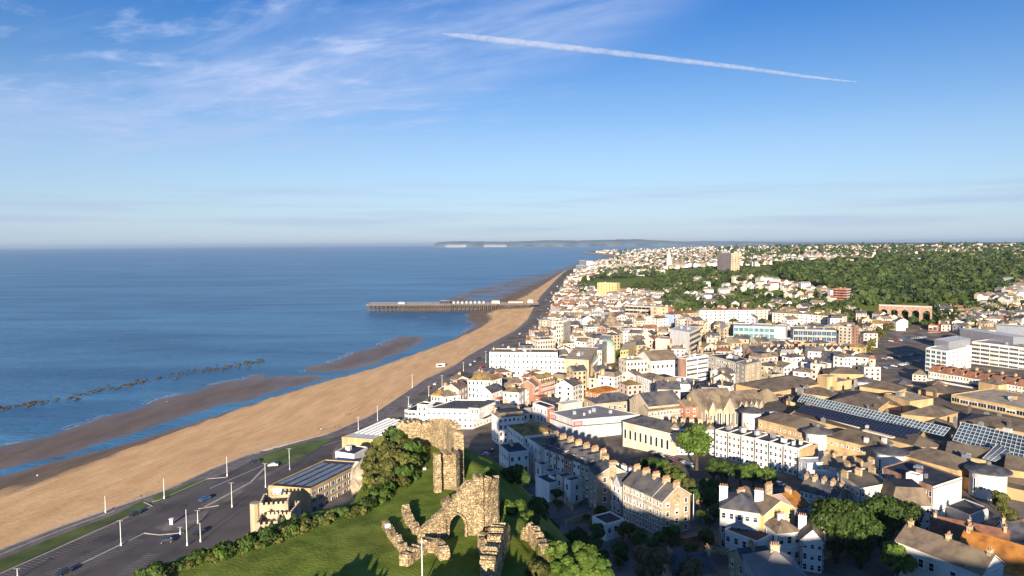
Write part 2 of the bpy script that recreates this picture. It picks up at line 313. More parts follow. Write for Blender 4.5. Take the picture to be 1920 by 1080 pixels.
def leafmat(name, c1, c2, sc=.6, tr=.25):
    m_ = bpy.data.materials.new(name); m_.use_nodes = True; t = m_.node_tree; n = t.nodes; b = n['Principled BSDF']; b.inputs['Roughness'].default_value = .6; b.inputs['Specular IOR Level'].default_value = .2
    geo = n.new('ShaderNodeNewGeometry'); no = n.new('ShaderNodeTexNoise'); no.inputs['Scale'].default_value = sc; no.inputs['Detail'].default_value = 5; t.links.new(geo.outputs['Position'], no.inputs['Vector'])
    rp = n.new('ShaderNodeValToRGB'); rp.color_ramp.elements[0].position = .3; rp.color_ramp.elements[1].position = .68; rp.color_ramp.elements[0].color = (*c1, 1); rp.color_ramp.elements[1].color = (*c2, 1)
    t.links.new(no.outputs[0], rp.inputs[0]); oi = n.new('ShaderNodeObjectInfo'); mr = n.new('ShaderNodeMapRange'); mr.inputs[3].default_value = .75; mr.inputs[4].default_value = 1.25; t.links.new(oi.outputs['Random'], mr.inputs[0])
    hs_ = n.new('ShaderNodeHueSaturation'); t.links.new(mr.outputs[0], hs_.inputs['Value']); t.links.new(rp.outputs[0], hs_.inputs['Color']); t.links.new(hs_.outputs[0], b.inputs['Base Color'])
    tl = n.new('ShaderNodeBsdfTranslucent'); t.links.new(hs_.outputs[0], tl.inputs[0]); ms = n.new('ShaderNodeMixShader'); ms.inputs[0].default_value = tr
    t.links.new(b.outputs[0], ms.inputs[1]); t.links.new(tl.outputs[0], ms.inputs[2]); t.links.new(ms.outputs[0], n['Material Output'].inputs[0]); MT[name] = m_
leafmat('leaf', (.03,.055,.012), (.10,.16,.03)); leafmat('leafbright', (.05,.10,.014), (.14,.205,.035)); leafmat('leafolive', (.075,.085,.018), (.19,.19,.05)); leafmat('leafbrown', (.13,.09,.04), (.30,.21,.10))
leafmat('leaffar', (.02,.042,.014), (.10,.135,.035), .03); leafmat('leaffar2', (.035,.055,.016), (.12,.135,.035), .05); leafmat('grass', (.07,.095,.014), (.16,.20,.035), .12, .05); leafmat('fargrass', (.09,.11,.02), (.15,.17,.045), .02, .05)
# ---------------------------------------------------------------- ground sheet
def ground_mat():
    m_ = bpy.data.materials.new('ground'); m_.use_nodes = True; t = m_.node_tree; n = t.nodes; b = n['Principled BSDF']; b.inputs['Roughness'].default_value = .95; b.inputs['Specular IOR Level'].default_value = .1
    geo = n.new('ShaderNodeNewGeometry'); at = n.new('ShaderNodeAttribute'); at.attribute_name = 'zone'; sp = n.new('ShaderNodeSeparateXYZ'); t.links.new(at.outputs['Vector'], sp.inputs[0])
    def nz(sc, c1, c2, lo=.35, hi=.65):
        no = n.new('ShaderNodeTexNoise'); no.inputs['Scale'].default_value = sc; no.inputs['Detail'].default_value = 7; t.links.new(geo.outputs['Position'], no.inputs['Vector'])
        rp = n.new('ShaderNodeValToRGB'); rp.color_ramp.elements[0].position = lo; rp.color_ramp.elements[1].position = hi; rp.color_ramp.elements[0].color = (*c1, 1); rp.color_ramp.elements[1].color = (*c2, 1)
        t.links.new(no.outputs[0], rp.inputs[0]); return rp.outputs[0]
    town = nz(.09, (.10,.085,.075), (.24,.20,.16)); gr = nz(.35, (.10,.15,.016), (.215,.265,.04)); gr2 = nz(.05, (.12,.105,.035), (.085,.12,.02), .42, .55); far = nz(.006, (.05,.07,.03), (.12,.13,.06)); rock_ = nz(.5, (.22,.17,.10), (.48,.38,.25))
    def mixf(f, a, c):
        x = n.new('ShaderNodeMixRGB'); t.links.new(f, x.inputs[0]); t.links.new(a, x.inputs[1]); t.links.new(c, x.inputs[2]); return x.outputs[0]
    gx_ = n.new('ShaderNodeMixRGB'); gx_.inputs[0].default_value = .28; t.links.new(gr, gx_.inputs[1]); t.links.new(gr2, gx_.inputs[2]); gr = gx_.outputs[0]; c = mixf(sp.outputs[0], town, gr); c = mixf(sp.outputs[1], c, far); c = mixf(sp.outputs[2], c, rock_)
    t.links.new(c, b.inputs['Base Color']); nb = n.new('ShaderNodeTexNoise'); nb.inputs['Scale'].default_value = 2.5; nb.inputs['Detail'].default_value = 6; t.links.new(geo.outputs['Position'], nb.inputs['Vector'])
    bp = n.new('ShaderNodeBump'); bp.inputs['Strength'].default_value = .5; bp.inputs['Distance'].default_value = .25; t.links.new(nb.outputs[0], bp.inputs['Height']); t.links.new(bp.outputs[0], b.inputs['Normal']); MT['ground'] = m_
ground_mat()
ang = np.concatenate([np.linspace(-180, -46, 60)[:-1], np.linspace(-46, 46, 461), np.linspace(46, 180, 60)[1:]]); ang = np.radians(ang)
ds = [12.0]
while ds[-1] < 60000: ds.append(ds[-1]*(1.0095 if ds[-1] < 1200 else 1.03))
ds = np.array(ds); A_, D_ = np.meshgrid(ang, ds); GX = D_*np.sin(A_); GY = D_*np.cos(A_); GZ = hz(GX.ravel(), GY.ravel()).reshape(GX.shape)
GZ = np.where(D_ > 30000, GZ-0.0, GZ)
nr, nc = GX.shape; idx = np.arange(nr*nc).reshape(nr, nc)
fc = np.stack([idx[:-1, :-1], idx[:-1, 1:], idx[1:, 1:], idx[1:, :-1]], -1).reshape(-1, 4)[:, ::-1]
gv = np.stack([GX, GY, GZ], -1).reshape(-1, 3)
cen = np.array([[0, 0, H(0, 5)]]); me = npmesh('ground', gv, fc, ['ground'], smooth=True)
d = sdpoly(gv[:, 0], gv[:, 1], HILL); topz = 58+np.clip((70-gv[:, 1])/90, 0, 1)*15
dxz = np.gradient(GZ, axis=0)/np.gradient(D_, axis=0); dyz = np.gradient(GZ, axis=1)/(D_*np.gradient(A_, axis=1)); slope = np.hypot(dxz, dyz).ravel()
pu, pv = proj(gv[:, 0], np.maximum(gv[:, 1], 1), gv[:, 2])
green = np.clip(1-(d-40)/25, 0, 1)*(gv[:, 2] > 14)
for pg in ([(1075,540),(1085,515),(1240,503),(1240,558),(1215,562),(1160,562),(1156,548),(1110,548)], [(1140,545),(1215,540),(1215,560),(1140,562)], [(1390,500),(1480,496),(1480,522),(1400,520)], [(1230,505),(1450,500),(1470,560),(1230,600)], [(1455,470),(2100,470),(2100,585),(1640,590),(1450,530)]):
    green = np.maximum(green, inpoly(pu, pv, pg)*1.0)
farz = np.clip((gv[:, 1]-1600)/1200, 0, 1); rockz = np.clip((slope-1.25)/.6, 0, 1)*(d < 40)*(d > 0)*(gv[:, 0] < 0)
at = me.attributes.new('zone', 'FLOAT_VECTOR', 'POINT'); at.data.foreach_set('vector', np.stack([green, farz, rockz], -1).astype(np.float32).ravel())
go = bpy.data.objects.new('ground', me); COL.objects.link(go); tag(go, kind='structure')
# ---------------------------------------------------------------- beach and sea
def beach_mat():
    m_ = bpy.data.materials.new('sand'); m_.use_nodes = True; t = m_.node_tree; n = t.nodes; b = n['Principled BSDF']; b.inputs['Specular IOR Level'].default_value = .3
    geo = n.new('ShaderNodeNewGeometry'); sp = n.new('ShaderNodeSeparateXYZ'); t.links.new(geo.outputs['Position'], sp.inputs[0])
    mp = n.new('ShaderNodeMapping'); mp.inputs['Rotation'].default_value[2] = R(-24); mp.inputs['Scale'].default_value = (1, .3, 1); t.links.new(geo.outputs['Position'], mp.inputs[0])
    no = n.new('ShaderNodeTexNoise'); no.inputs['Scale'].default_value = .11; no.inputs['Detail'].default_value = 8; t.links.new(mp.outputs[0], no.inputs['Vector'])
    def ramp(src, a, b_, ca, cb):
        rp = n.new('ShaderNodeValToRGB'); rp.color_ramp.elements[0].position = a; rp.color_ramp.elements[1].position = b_; rp.color_ramp.elements[0].color = (*ca, 1); rp.color_ramp.elements[1].color = (*cb, 1); t.links.new(src, rp.inputs[0]); return rp.outputs[0]
    at_ = n.new('ShaderNodeAttribute'); at_.attribute_name = 'shore'; nr_ = n.new('ShaderNodeTexNoise'); nr_.inputs['Scale'].default_value = 1.0; nr_.inputs['Detail'].default_value = 6; nr_.inputs['Roughness'].default_value = .6; t.links.new(at_.outputs['Vector'], nr_.inputs['Vector'])
    dry = ramp(no.outputs[0], .3, .7, (.68,.385,.16), (.86,.53,.25)); wet = ramp(no.outputs[0], .3, .7, (.15,.10,.062), (.225,.155,.098))
    ad = n.new('ShaderNodeMath'); ad.operation = 'MULTIPLY_ADD'; ad.inputs[1].default_value = -1.1; t.links.new(no.outputs[0], ad.inputs[0]); t.links.new(sp.outputs[2], ad.inputs[2])
    mr = n.new('ShaderNodeMapRange'); mr.interpolation_type = 'SMOOTHSTEP'; mr.inputs[1].default_value = .85; mr.inputs[2].default_value = 1.35; t.links.new(ad.outputs[0], mr.inputs[0])
    mx_ = n.new('ShaderNodeMixRGB'); t.links.new(mr.outputs[0], mx_.inputs[0]); t.links.new(wet, mx_.inputs[1]); t.links.new(dry, mx_.inputs[2]); sc_ = n.new('ShaderNodeMapRange'); sc_.inputs[1].default_value = .3; sc_.inputs[2].default_value = .62; sc_.inputs[3].default_value = .85; sc_.inputs[4].default_value = 1.1; t.links.new(nr_.outputs[0], sc_.inputs[0]); vm = n.new('ShaderNodeVectorMath'); vm.operation = 'SCALE'; t.links.new(mx_.outputs[0], vm.inputs[0]); t.links.new(sc_.outputs[0], vm.inputs['Scale']); t.links.new(vm.outputs[0], b.inputs['Base Color'])
    ro = n.new('ShaderNodeMapRange'); ro.inputs[1].default_value = .0; ro.inputs[2].default_value = .7; ro.inputs[3].default_value = .35; ro.inputs[4].default_value = .95; t.links.new(sp.outputs[2], ro.inputs[0]); t.links.new(ro.outputs[0], b.inputs['Roughness'])
    n2_ = n.new('ShaderNodeTexNoise'); n2_.inputs['Scale'].default_value = .6; n2_.inputs['Detail'].default_value = 7; t.links.new(geo.outputs['Position'], n2_.inputs['Vector'])
    bp = n.new('ShaderNodeBump'); bp.inputs['Strength'].default_value = .4; bp.inputs['Distance'].default_value = .35; t.links.new(n2_.outputs[0], bp.inputs['Height']); t.links.new(bp.outputs[0], b.inputs['Normal']); MT['sand'] = m_
beach_mat()
ys = [30.0]
while ys[-1] < 9500: ys.append(ys[-1]*1.008+.3)
ys = np.array(ys); q = np.concatenate([np.linspace(0, .55, 46), np.linspace(.55, 1, 40)[1:]])
x0 = coastX(ys)+1.5; x6 = kx(6, ys)-90; BX = x0[:, None]*(1-q)+x6[:, None]*q; BY = np.repeat(ys[:, None], len(q), 1)
BZ = beach_z(BX.ravel(), BY.ravel()).reshape(BX.shape); BZ += (fbm(BX/5, BY/7, 3)-.5)*.25*(BZ > 1.3)
nr, nc = BX.shape; idx = np.arange(nr*nc).reshape(nr, nc); fc = np.stack([idx[:-1, :-1], idx[:-1, 1:], idx[1:, 1:], idx[1:, :-1]], -1).reshape(-1, 4)
me = npmesh('beach', np.stack([BX, BY, BZ], -1).reshape(-1, 3), fc, ['sand'], smooth=True); sa = me.attributes.new('shore', 'FLOAT_VECTOR', 'POINT'); sa.data.foreach_set('vector', np.stack([BY*.035, (x0[:, None]-BX)*.55, BX*0], -1).astype(np.float32).ravel()); bo = bpy.data.objects.new('beach', me); COL.objects.link(bo); tag(bo, kind='structure')
# broken surf line where the beach meets the sea
mat('foam', (.8,.82,.84), rough=.9, var=.05); mb = MB(); g_ = random.Random(4); run = 0; prev = None
for i in range(len(ys)):
    if ys[i] > 1500: break
    zc = BZ[i]; j = np.where(zc > 0.0)[0]
    if not len(j) or j[-1]+1 >= zc.size: prev = None; continue
    j = j[-1]; t_ = zc[j]/(zc[j]-zc[j+1]+1e-9); x = BX[i, j]+(BX[i, j+1]-BX[i, j])*t_; cur = (x, ys[i])
    if prev and abs(prev[0]-x) < 9:
        run = run-1 if run > -6 else g_.randint(2, 14)
        if run > 0:
            for o_ in (-.3, -g_.uniform(2.5, 5)): w_ = g_.uniform(.15, .6); mb.face([(prev[0]+o_-w_, prev[1], .05), (prev[0]+o_, prev[1], .05), (cur[0]+o_, cur[1], .05), (cur[0]+o_-w_, cur[1], .05)], 'foam')
    prev = cur
tag(mb.build('surf'), kind='structure')
def sea_mat():
    m_ = bpy.data.materials.new('seawater'); m_.use_nodes = True; t = m_.node_tree; n = t.nodes; b = n['Principled BSDF']
    geo = n.new('ShaderNodeNewGeometry')
    def nz(sx, sy, sc, det, rot=0, dist=0):
        mp = n.new('ShaderNodeMapping'); mp.inputs['Scale'].default_value = (sx, sy, 1); mp.inputs['Rotation'].default_value[2] = R(rot); t.links.new(geo.outputs['Position'], mp.inputs[0])
        no = n.new('ShaderNodeTexNoise'); no.inputs['Scale'].default_value = sc; no.inputs['Detail'].default_value = det; no.inputs['Distortion'].default_value = dist; t.links.new(mp.outputs[0], no.inputs['Vector']); return no.outputs[0]
    p1 = nz(.5, 2.2, .0035, 8, 12, 1.5); rp = n.new('ShaderNodeValToRGB'); e = rp.color_ramp.elements; e[0].position = .38; e[1].position = .64; e[0].color = (.025,.115,.235,1); e[1].color = (.07,.225,.375,1)
    t.links.new(p1, rp.inputs[0]); t.links.new(rp.outputs[0], b.inputs['Base Color']); b.inputs['Roughness'].default_value = .28; b.inputs['IOR'].default_value = 1.33; b.inputs['Specular IOR Level'].default_value = .10
    w1 = nz(.35, 1.0, .35, 6, 35, .6); w2 = nz(.4, 1.0, .05, 4, 40, .5); ad = n.new('ShaderNodeMath'); ad.operation = 'MULTIPLY_ADD'; ad.inputs[1].default_value = 3.5; t.links.new(w2, ad.inputs[0]); t.links.new(w1, ad.inputs[2])
    bp = n.new('ShaderNodeBump'); bp.inputs['Strength'].default_value = .8; bp.inputs['Distance'].default_value = .9; t.links.new(ad.outputs[0], bp.inputs['Height']); t.links.new(bp.outputs[0], b.inputs['Normal']); MT['seawater'] = m_
sea_mat()
aa = np.linspace(-math.pi, math.pi, 181); rr = np.array([5, 60, 200, 500, 1200, 3000, 8000, 20000, 62000.])
A_, D_ = np.meshgrid(aa, rr); sv = np.stack([D_*np.sin(A_), D_*np.cos(A_), 0*A_], -1).reshape(-1, 3); nr, nc = A_.shape; idx = np.arange(nr*nc).reshape(nr, nc)
fc = np.stack([idx[:-1, :-1], idx[:-1, 1:], idx[1:, 1:], idx[1:, :-1]], -1).reshape(-1, 4)[:, ::-1]
so_ = bpy.data.objects.new('sea', npmesh('sea', sv, fc, ['seawater'])); COL.objects.link(so_); tag(so_, kind='structure')
# far headland and downs across the bay
def hills():
    mb = MB(); mat('downs', (.12,.15,.14), var=.3, scale=.002); mat('chalk', (.42,.43,.42), var=.1, scale=.01)
    pts = [(815,457),(822,454.5),(850,452.5),(900,452.5),(950,453.5),(990,452),(1030,450.5),(1080,451),(1130,450),(1190,448.5),(1235,450.5),(1280,453),(1340,452),(1400,453),(1500,454.5),(1650,454),(1800,454.5)]
    vs = []; fs = []; n_ = 0
    prof = []
    for i in range(len(pts)-1):
        for k in range(6):
            t_ = k/6; x = pts[i][0]*(1-t_)+pts[i+1][0]*t_; y = pts[i][1]*(1-t_)+pts[i+1][1]*t_+random.uniform(-.35, .35); prof.append((x, y))
    for x, y in prof:
        a = PY(x, y, 24000); b_ = P(x, y, 0); X0 = a.x
        vs += [(X0*.95, 22600, 0), (X0*.955, 22700, max(a.z*.45, 2)), (a.x, 24000, max(a.z, 4)), (X0*1.12, 27000, max(a.z*.7, 2)), (X0*1.2, 30000, -5)]
    for i in range(len(prof)-1):
        for k in range(4): fs.append((5*i+k, 5*i+5+k, 5*i+6+k, 5*i+1+k))
    mb.idx(vs, fs, 'downs')
    for j in range(len(fs)):
        i = j//4
        if j % 4 == 0 and (832 < prof[i][0] < 870 or 905 < prof[i][0] < 945): mb.m[j] = mb.mi('chalk')
    tag(mb.build('distant_hills', smooth=True), kind='structure')
hills()
# ---------------------------------------------------------------- building kit
WM = {}
def winmesh(w, h, style='sash', fr='whitepaint'):
    w = round(w, 1); h = round(h, 1); vr = random.choice((0, 0, 1, 2)) if style in ('sash', 'ribbon') else 0; k = (w, h, style, fr, vr)
    if k in WM: return WM[k]
    mb = MB(); t = .09 if style == 'sash' else .06
    if style == 'arch':
        n = 8; pts = [(-w/2, -h/2), (w/2, -h/2), (w/2, h/2-w/2)]+[(w/2*math.cos(math.pi*i/n), h/2-w/2+w/2*math.sin(math.pi*i/n)) for i in range(1, n)]+[(-w/2, h/2-w/2)]
        mb.face([(x, -.05, z) for x, z in pts], 'glass'); k2 = 1.0
        for i in range(len(pts)):
            a = pts[i]; b = pts[(i+1) % len(pts)]; mb.tube((a[0], -.06, a[1]), (b[0], -.06, b[1]), .07, fr, 4)
    else:
        g = {'teal': 'glassteal', 'blue': 'glassblue'}.get(style, 'glass')
        mb.face([(-w/2, -.04, -h/2), (w/2, -.04, -h/2), (w/2, -.04, h/2), (-w/2, -.04, h/2)], g)
        if vr: q_ = h*(.25 if vr == 1 else .5); mb.face([(-w/2, -.045, h/2-q_), (w/2, -.045, h/2-q_), (w/2, -.045, h/2), (-w/2, -.045, h/2)], 'cream' if vr == 2 else 'grey')
        for x in (-w/2, w/2): mb.box((x, -.06, 0), (t, .14, h+t), fr)
        for z in (-h/2, h/2): mb.box((0, -.062, z), (w-t, .138, t), fr)
        if style == 'sash': mb.box((0, -.05, 0), (w-t, .06, .06), fr); mb.box((0, -.1, -h/2-.1), (w+.3, .25, .1), fr)
        elif w > 1.6:
            nn = int(w/1.1)
            for i in range(1, nn): mb.box((-w/2+w*i/nn, -.05, 0), (.07, .06, h-t), fr)
    WM[k] = mb.mesh('window'); return WM[k]
def dormer_mesh(roof='slate', wall='whitepaint', w=1.3, h=1.5):
    k = ('dormer', roof, wall, w)
    if k in WM: return WM[k]
    mb = MB(); mb.box((0, .6, h/2), (w, 1.8, h), wall); mb.box((0, .58, h+.08), (w+.25, 2.0, .16), roof)
    mb.face([(-w/2+.2, -.33, .25), (w/2-.2, -.33, .25), (w/2-.2, -.33, h-.2), (-w/2+.2, -.33, h-.2)], 'glass'); WM[k] = mb.mesh('dormer'); return WM[k]
def chimney_mesh(w=1.8, d=.8, h=2.2, npot=4, body='stack', pot='pot'):
    k = ('ch', round(w, 1), round(d, 1), round(h, 1), npot, body, pot)
    if k in WM: return WM[k]
    mb = MB(); mb.box((0, 0, h/2-1), (w, d, h+2), body); mb.box((0, 0, h+.08), (w+.2, d+.2, .18), body)
    for i in range(npot):
        x = -w/2+w*(i+.5)/npot; mb.cyl((x, 0, h+.17), .14, .7, pot, 6, .11)
    WM[k] = mb.mesh('chimney'); return WM[k]
REG = []      # footprints of everything placed, for the filler houses and the labels
def reg(poly, label=None, obj=None, marg=1.0, lm=None):
    cx = sum(p[0] for p in poly)/len(poly); cy = sum(p[1] for p in poly)/len(poly); REG.append(dict(poly=poly, c=(cx, cy), r=max(math.hypot(p[0]-cx, p[1]-cy) for p in poly)+marg, lm=lm))
def edge_n(p, q):
    d = Vector((q[0]-p[0], q[1]-p[1])); L_ = d.length; d /= L_; return d, Vector((d.y, -d.x)), L_
def wall_windows(o, walls, base, p, q, z0, z1, floors, bays, style, near, ww=None, wh=None, fr='whitepaint', jit=0, skip0=False, nleft=[100]):
    d, n, Lf = edge_n(p, q); mid = Vector(((p[0]+q[0])/2, (p[1]+q[1])/2))
    if n.dot(Vector((0, 0))-mid) < -.15*mid.length or floors < 1 or bays < 1: return
    fh = (z1-z0)/floors; bw = Lf/bays; w_ = ww or (bw*.93 if style in ('ribbon', 'teal', 'blue') else min(1.25, bw*.5)); h_ = wh or (fh*.5 if style in ('ribbon',) else fh*.72 if style in ('teal', 'blue') else min(2.0, fh*.56))
    a = math.atan2(n.x, -n.y)
    for f in range(floors):
        if skip0 and f == 0: continue
        hh = h_*(.8 if f == floors-1 and floors > 2 and style == 'sash' else 1)
        for b in range(bays):
            if jit and random.random() < jit: continue
            s = (b+.5)*bw; x = p[0]+d.x*s; y = p[1]+d.y*s; z = z0+(f+.53)*fh
            if near and nleft[0] > 0:
                inst(winmesh(w_, hh, style, fr), 'window', o, (x-base[0]+n.x*.01, y-base[1]+n.y*.01, z-base[2]), a); nleft[0] -= 1
            else:
                hx, hy = d.x*w_/2, d.y*w_/2; ox, oy = n.x*.05, n.y*.05
                walls.face([(x-hx+ox, y-hy+oy, z-hh/2), (x+hx+ox, y+hy+oy, z-hh/2), (x+hx+ox, y+hy+oy, z+hh/2), (x-hx+ox, y-hy+oy, z+hh/2)], {'teal': 'glassteal', 'blue': 'glassblue'}.get(style, 'glass'))
def inset(poly, m_):
    n = len(poly); r = []
    for i in range(n):
        a = Vector(poly[i-1][:2]); b = Vector(poly[i][:2]); c = Vector(poly[(i+1) % n][:2])
        d1 = (b-a).normalized(); d2 = (c-b).normalized(); n1 = Vector((-d1.y, d1.x)); n2 = Vector((-d2.y, d2.x)); k = 1+n1.dot(n2)
        r.append(tuple(b+(n1+n2)*(m_/max(k, .3))))
    return r
def lerp(a, b, t): return (a[0]+(b[0]-a[0])*t, a[1]+(b[1]-a[1])*t)
def roof_on(o, base, poly, ze, roof, rm, rh, wm, walls, oh=.35):
    A, B, C, D = poly; rb = MB(); E = inset(poly, -oh); z = ze
    if roof == 'flat':
        par = .35; I = inset(poly, .3); [walls.face([(*I[(i+1)%4], ze-par), (*I[i], ze-par), (*I[i], ze), (*I[(i+1)%4], ze)], wm) for i in range(4)]
        for i in range(4): j = (i+1) % 4; walls.face([(*poly[i], ze), (*poly[j], ze), (*I[j], ze), (*I[i], ze)], wm)
        walls.m = walls.m; rb.face([(*p, ze-par+.02) for p in I], rm)
        cx, cy = sum(p[0] for p in I)/4, sum(p[1] for p in I)/4
        if rh > 0:
            for k in range(int(rh)):
                f = lerp(lerp(I[0], I[1], random.uniform(.2, .8)), lerp(I[3], I[2], random.uniform(.2, .8)), random.uniform(.25, .75)); s_ = random.uniform(.8, 2.2); rb.box((f[0], f[1], ze-par+.5+s_*.2), (s_, s_*random.uniform(.6, 1.4), 1+s_*.4), random.choice(['grey', 'metal', wm]), random.random())
        else: pass
    elif roof in ('g', 'gs'):
        q = (E[0], E[1], E[2], E[3]) if roof == 'g' else (E[1], E[2], E[3], E[0]); w4 = (A, B, C, D) if roof == 'g' else (B, C, D, A)
        r1 = lerp(q[0], q[3], .5); r2 = lerp(q[1], q[2], .5); zo = z-oh*rh/max(edge_n(q[0], q[3])[2]/2, .1)*0-.15; t_ = .18
        for k in (0, t_):
            pass
        rb.face([(*q[0], zo+t_), (*q[1], zo+t_), (*r2, z+rh+t_), (*r1, z+rh+t_)], rm); rb.face([(*q[2], zo+t_), (*q[3], zo+t_), (*r1, z+rh+t_), (*r2, z+rh+t_)], rm)
        rb.face([(*q[1], zo), (*q[0], zo), (*r1, z+rh), (*r2, z+rh)], rm); rb.face([(*q[3], zo), (*q[2], zo), (*r2, z+rh), (*r1, z+rh)], rm)
        for a_, b_ in ((q[0], q[1]), (q[2], q[3])): rb.face([(*a_, zo), (*b_, zo), (*b_, zo+t_), (*a_, zo+t_)], rm)
        for a_, r_, b_ in ((q[3], r1, q[0]), (q[1], r2, q[2])):
            rb.face([(*a_, zo+t_), (*a_, zo), (*r_, z+rh), (*r_, z+rh+t_)], 'whitepaint'); rb.face([(*r_, z+rh+t_), (*r_, z+rh), (*b_, zo), (*b_, zo+t_)], 'whitepaint')
        m1 = lerp(w4[0], w4[3], .5); m2 = lerp(w4[1], w4[2], .5)
        walls.face([(*w4[3], ze), (*w4[0], ze), (*m1, ze+rh-.12)], wm); walls.face([(*w4[1], ze), (*w4[2], ze), (*m2, ze+rh-.12)], wm)
        walls.face([(*w4[0], ze), (*w4[1], ze), (*w4[2], ze), (*w4[3], ze)], wm) if False else None
    elif roof == 'hip':
        l1 = edge_n(E[0], E[1])[2]; l2 = edge_n(E[1], E[2])[2]
        q = E if l1 >= l2 else [E[1], E[2], E[3], E[0]]; la, lb = max(l1, l2), min(l1, l2); k = min(.5, lb/2/la)
        m1 = lerp(q[0], q[3], .5); m2 = lerp(q[1], q[2], .5); r1 = lerp(m1, m2, k); r2 = lerp(m1, m2, 1-k); zt = z+rh
        rb.face([(*q[0], z), (*q[1], z), (*r2, zt), (*r1, zt)], rm); rb.face([(*q[2], z), (*q[3], z), (*r1, zt), (*r2, zt)], rm)
        rb.face([(*q[1], z), (*q[2], z), (*r2, zt)], rm); rb.face([(*q[3], z), (*q[0], z), (*r1, zt)], rm); rb.face([(*p, z-.02) for p in E[::-1]], 'whitepaint')
    elif roof == 'man':
        I = inset(poly, min(1.6, rh*.5)); rb.prism(inset(poly, -.1), ze, ze+rh, rm, top=I); rb.m[-1] = rb.mi('darkfelt'); walls.face([(*p, ze-.02) for p in inset(poly, -.25)], wm)
    r_ = rb.build('roof', o, loc=base); return r_
def bld(name, label, cat, A, B, C=None, D=None, ze=20, zb=None, dep=10, wall='white', roof='flat', rm='slate', rh=2.5, fl=4, bays=6, sb=3, win='sash', side=None, ch=0, chb='stack', dorm=0, ww=None, wh=None, band=True, group=None, near=None, jit=0, shop=False, world=False, lm=None, chp=4, fr='whitepaint', sfl=None, sww=None):
    """A, B: pixels of the front eaves corners (left, right); C: pixel of the back right or D: back left corner, all at height ze"""
    if not world: A, B = [Vector(P(*p, ze)[:2]) for p in (A, B)]
    else: A, B = Vector(A), Vector(B)
    d, n, Lf = edge_n(A, B)
    if C is not None: C = Vector(P(*C, ze)[:2]) if not world else Vector(C)
    if D is not None: D = Vector(P(*D, ze)[:2]) if not world else Vector(D)
    if C is None and D is None: C = B-n*dep; D = A-n*dep
    elif D is None: D = A+C-B
    elif C is None: C = B+D-A
    poly = [tuple(A), tuple(B), tuple(C), tuple(D)]; cx, cy = (A+C)/2
    if zb is None: zb = min(H(*p) for p in poly)
    base = (cx, cy, zb); o = empty(name, base); tag(o, label, cat, group); reg(poly, lm=lm or None)
    dist = math.hypot(cx, cy); nr_ = dist < 430 if near is None else near
    wb = MB(); side = side or wall
    for i in range(4):
        p, q = poly[i], poly[(i+1) % 4]; wb.face([(*p, zb-2), (*q, zb-2), (*q, ze), (*p, ze)], wall if i in (0, 2) else side)
    nl = [100]
    nb = [bays, sb, bays, sb]; flo = fl
    for i in range(4):
        p, q = poly[i], poly[(i+1) % 4]
        if nb[i]: wall_windows(o, wb, base, p, q, zb+.2, ze-(.8 if roof == 'flat' else .1), fl if i % 2 == 0 else (sfl or fl), nb[i], win, nr_, ww if i % 2 == 0 else (sww or ww), wh, fr, jit, shop, nl)
    if band and nr_:
        for z in ([ze-.85] if roof == 'flat' else [ze-.35])+([zb+(ze-zb)/fl] if fl > 1 else []):
            P2 = inset(poly, -.14)
            for i in range(4):
                j = (i+1) % 4; wb.face([(*P2[i], z), (*P2[j], z), (*P2[j], z+.25), (*P2[i], z+.25)], wall); wb.face([(*P2[i], z+.25), (*P2[j], z+.25), (*poly[j], z+.25), (*poly[i], z+.25)], wall); wb.face([(*P2[j], z), (*P2[i], z), (*poly[i], z), (*poly[j], z)], wall)
    wb_o = wb
    if shop:
        for i in range(4):
            p, q = poly[i], poly[(i+1) % 4]; dd, nn, ll = edge_n(p, q)
            if nn.dot(-Vector(lerp(p, q, .5))) > 0 and nb[i]:
                a_ = Vector(p)+dd*.5+nn*.06; b_ = Vector(q)-dd*.5+nn*.06; wb.face([(*a_, zb+.3), (*b_, zb+.3), (*b_, zb+2.8), (*a_, zb+2.8)], 'glass')
    ro = roof_on(o, base, poly, ze, roof, rm, rh, wall, wb)
    wb.build('wall', o, loc=base)
    if dist < 330 and fl > 1 and Lf > 4:
        for u_ in (.02, .98):
            x, y = lerp(A, B, u_); mb = MB(); mb.tube((x+n.x*.12, y+n.y*.12, zb), (x+n.x*.12, y+n.y*.12, ze-.3), .09, 'darkmetal' if wall in ('white', 'cream') else 'grey', 5); mb.build('drainpipe', o, loc=base)
    if dorm:
        a = math.atan2(n.x, -n.y)
        for k in range(dorm):
            s = (k+.5)/dorm; x, y = lerp(A, B, s); x -= n.x*1.0; y -= n.y*1.0; inst(dormer_mesh(rm), 'dormer', o, (x-cx, y-cy, ze+.35-zb), a)
    if ch:
        a = math.atan2(n.x, -n.y)
        for k in range(ch):
            s = (k+(.5 if ch == 1 else 0))/(max(ch-1, 1) if ch > 1 else 1); s = .04+.92*s if ch > 1 else .5
            tt = .5 if roof in ('g', 'hip') else .72; x, y = lerp(lerp(A, B, s), lerp(D, C, s), tt)
            h_ = (rh+1.0 if roof in ('g', 'hip', 'gs', 'man') else 1.7); inst(chimney_mesh(min(2.3, .8+.3*chp), .7, h_, chp, chb), 'chimney', o, (x-cx, y-cy, ze-zb-(0 if roof != 'flat' else .35)), a+math.pi/2 if roof in ('g', 'man', 'flat') else a)
    return o
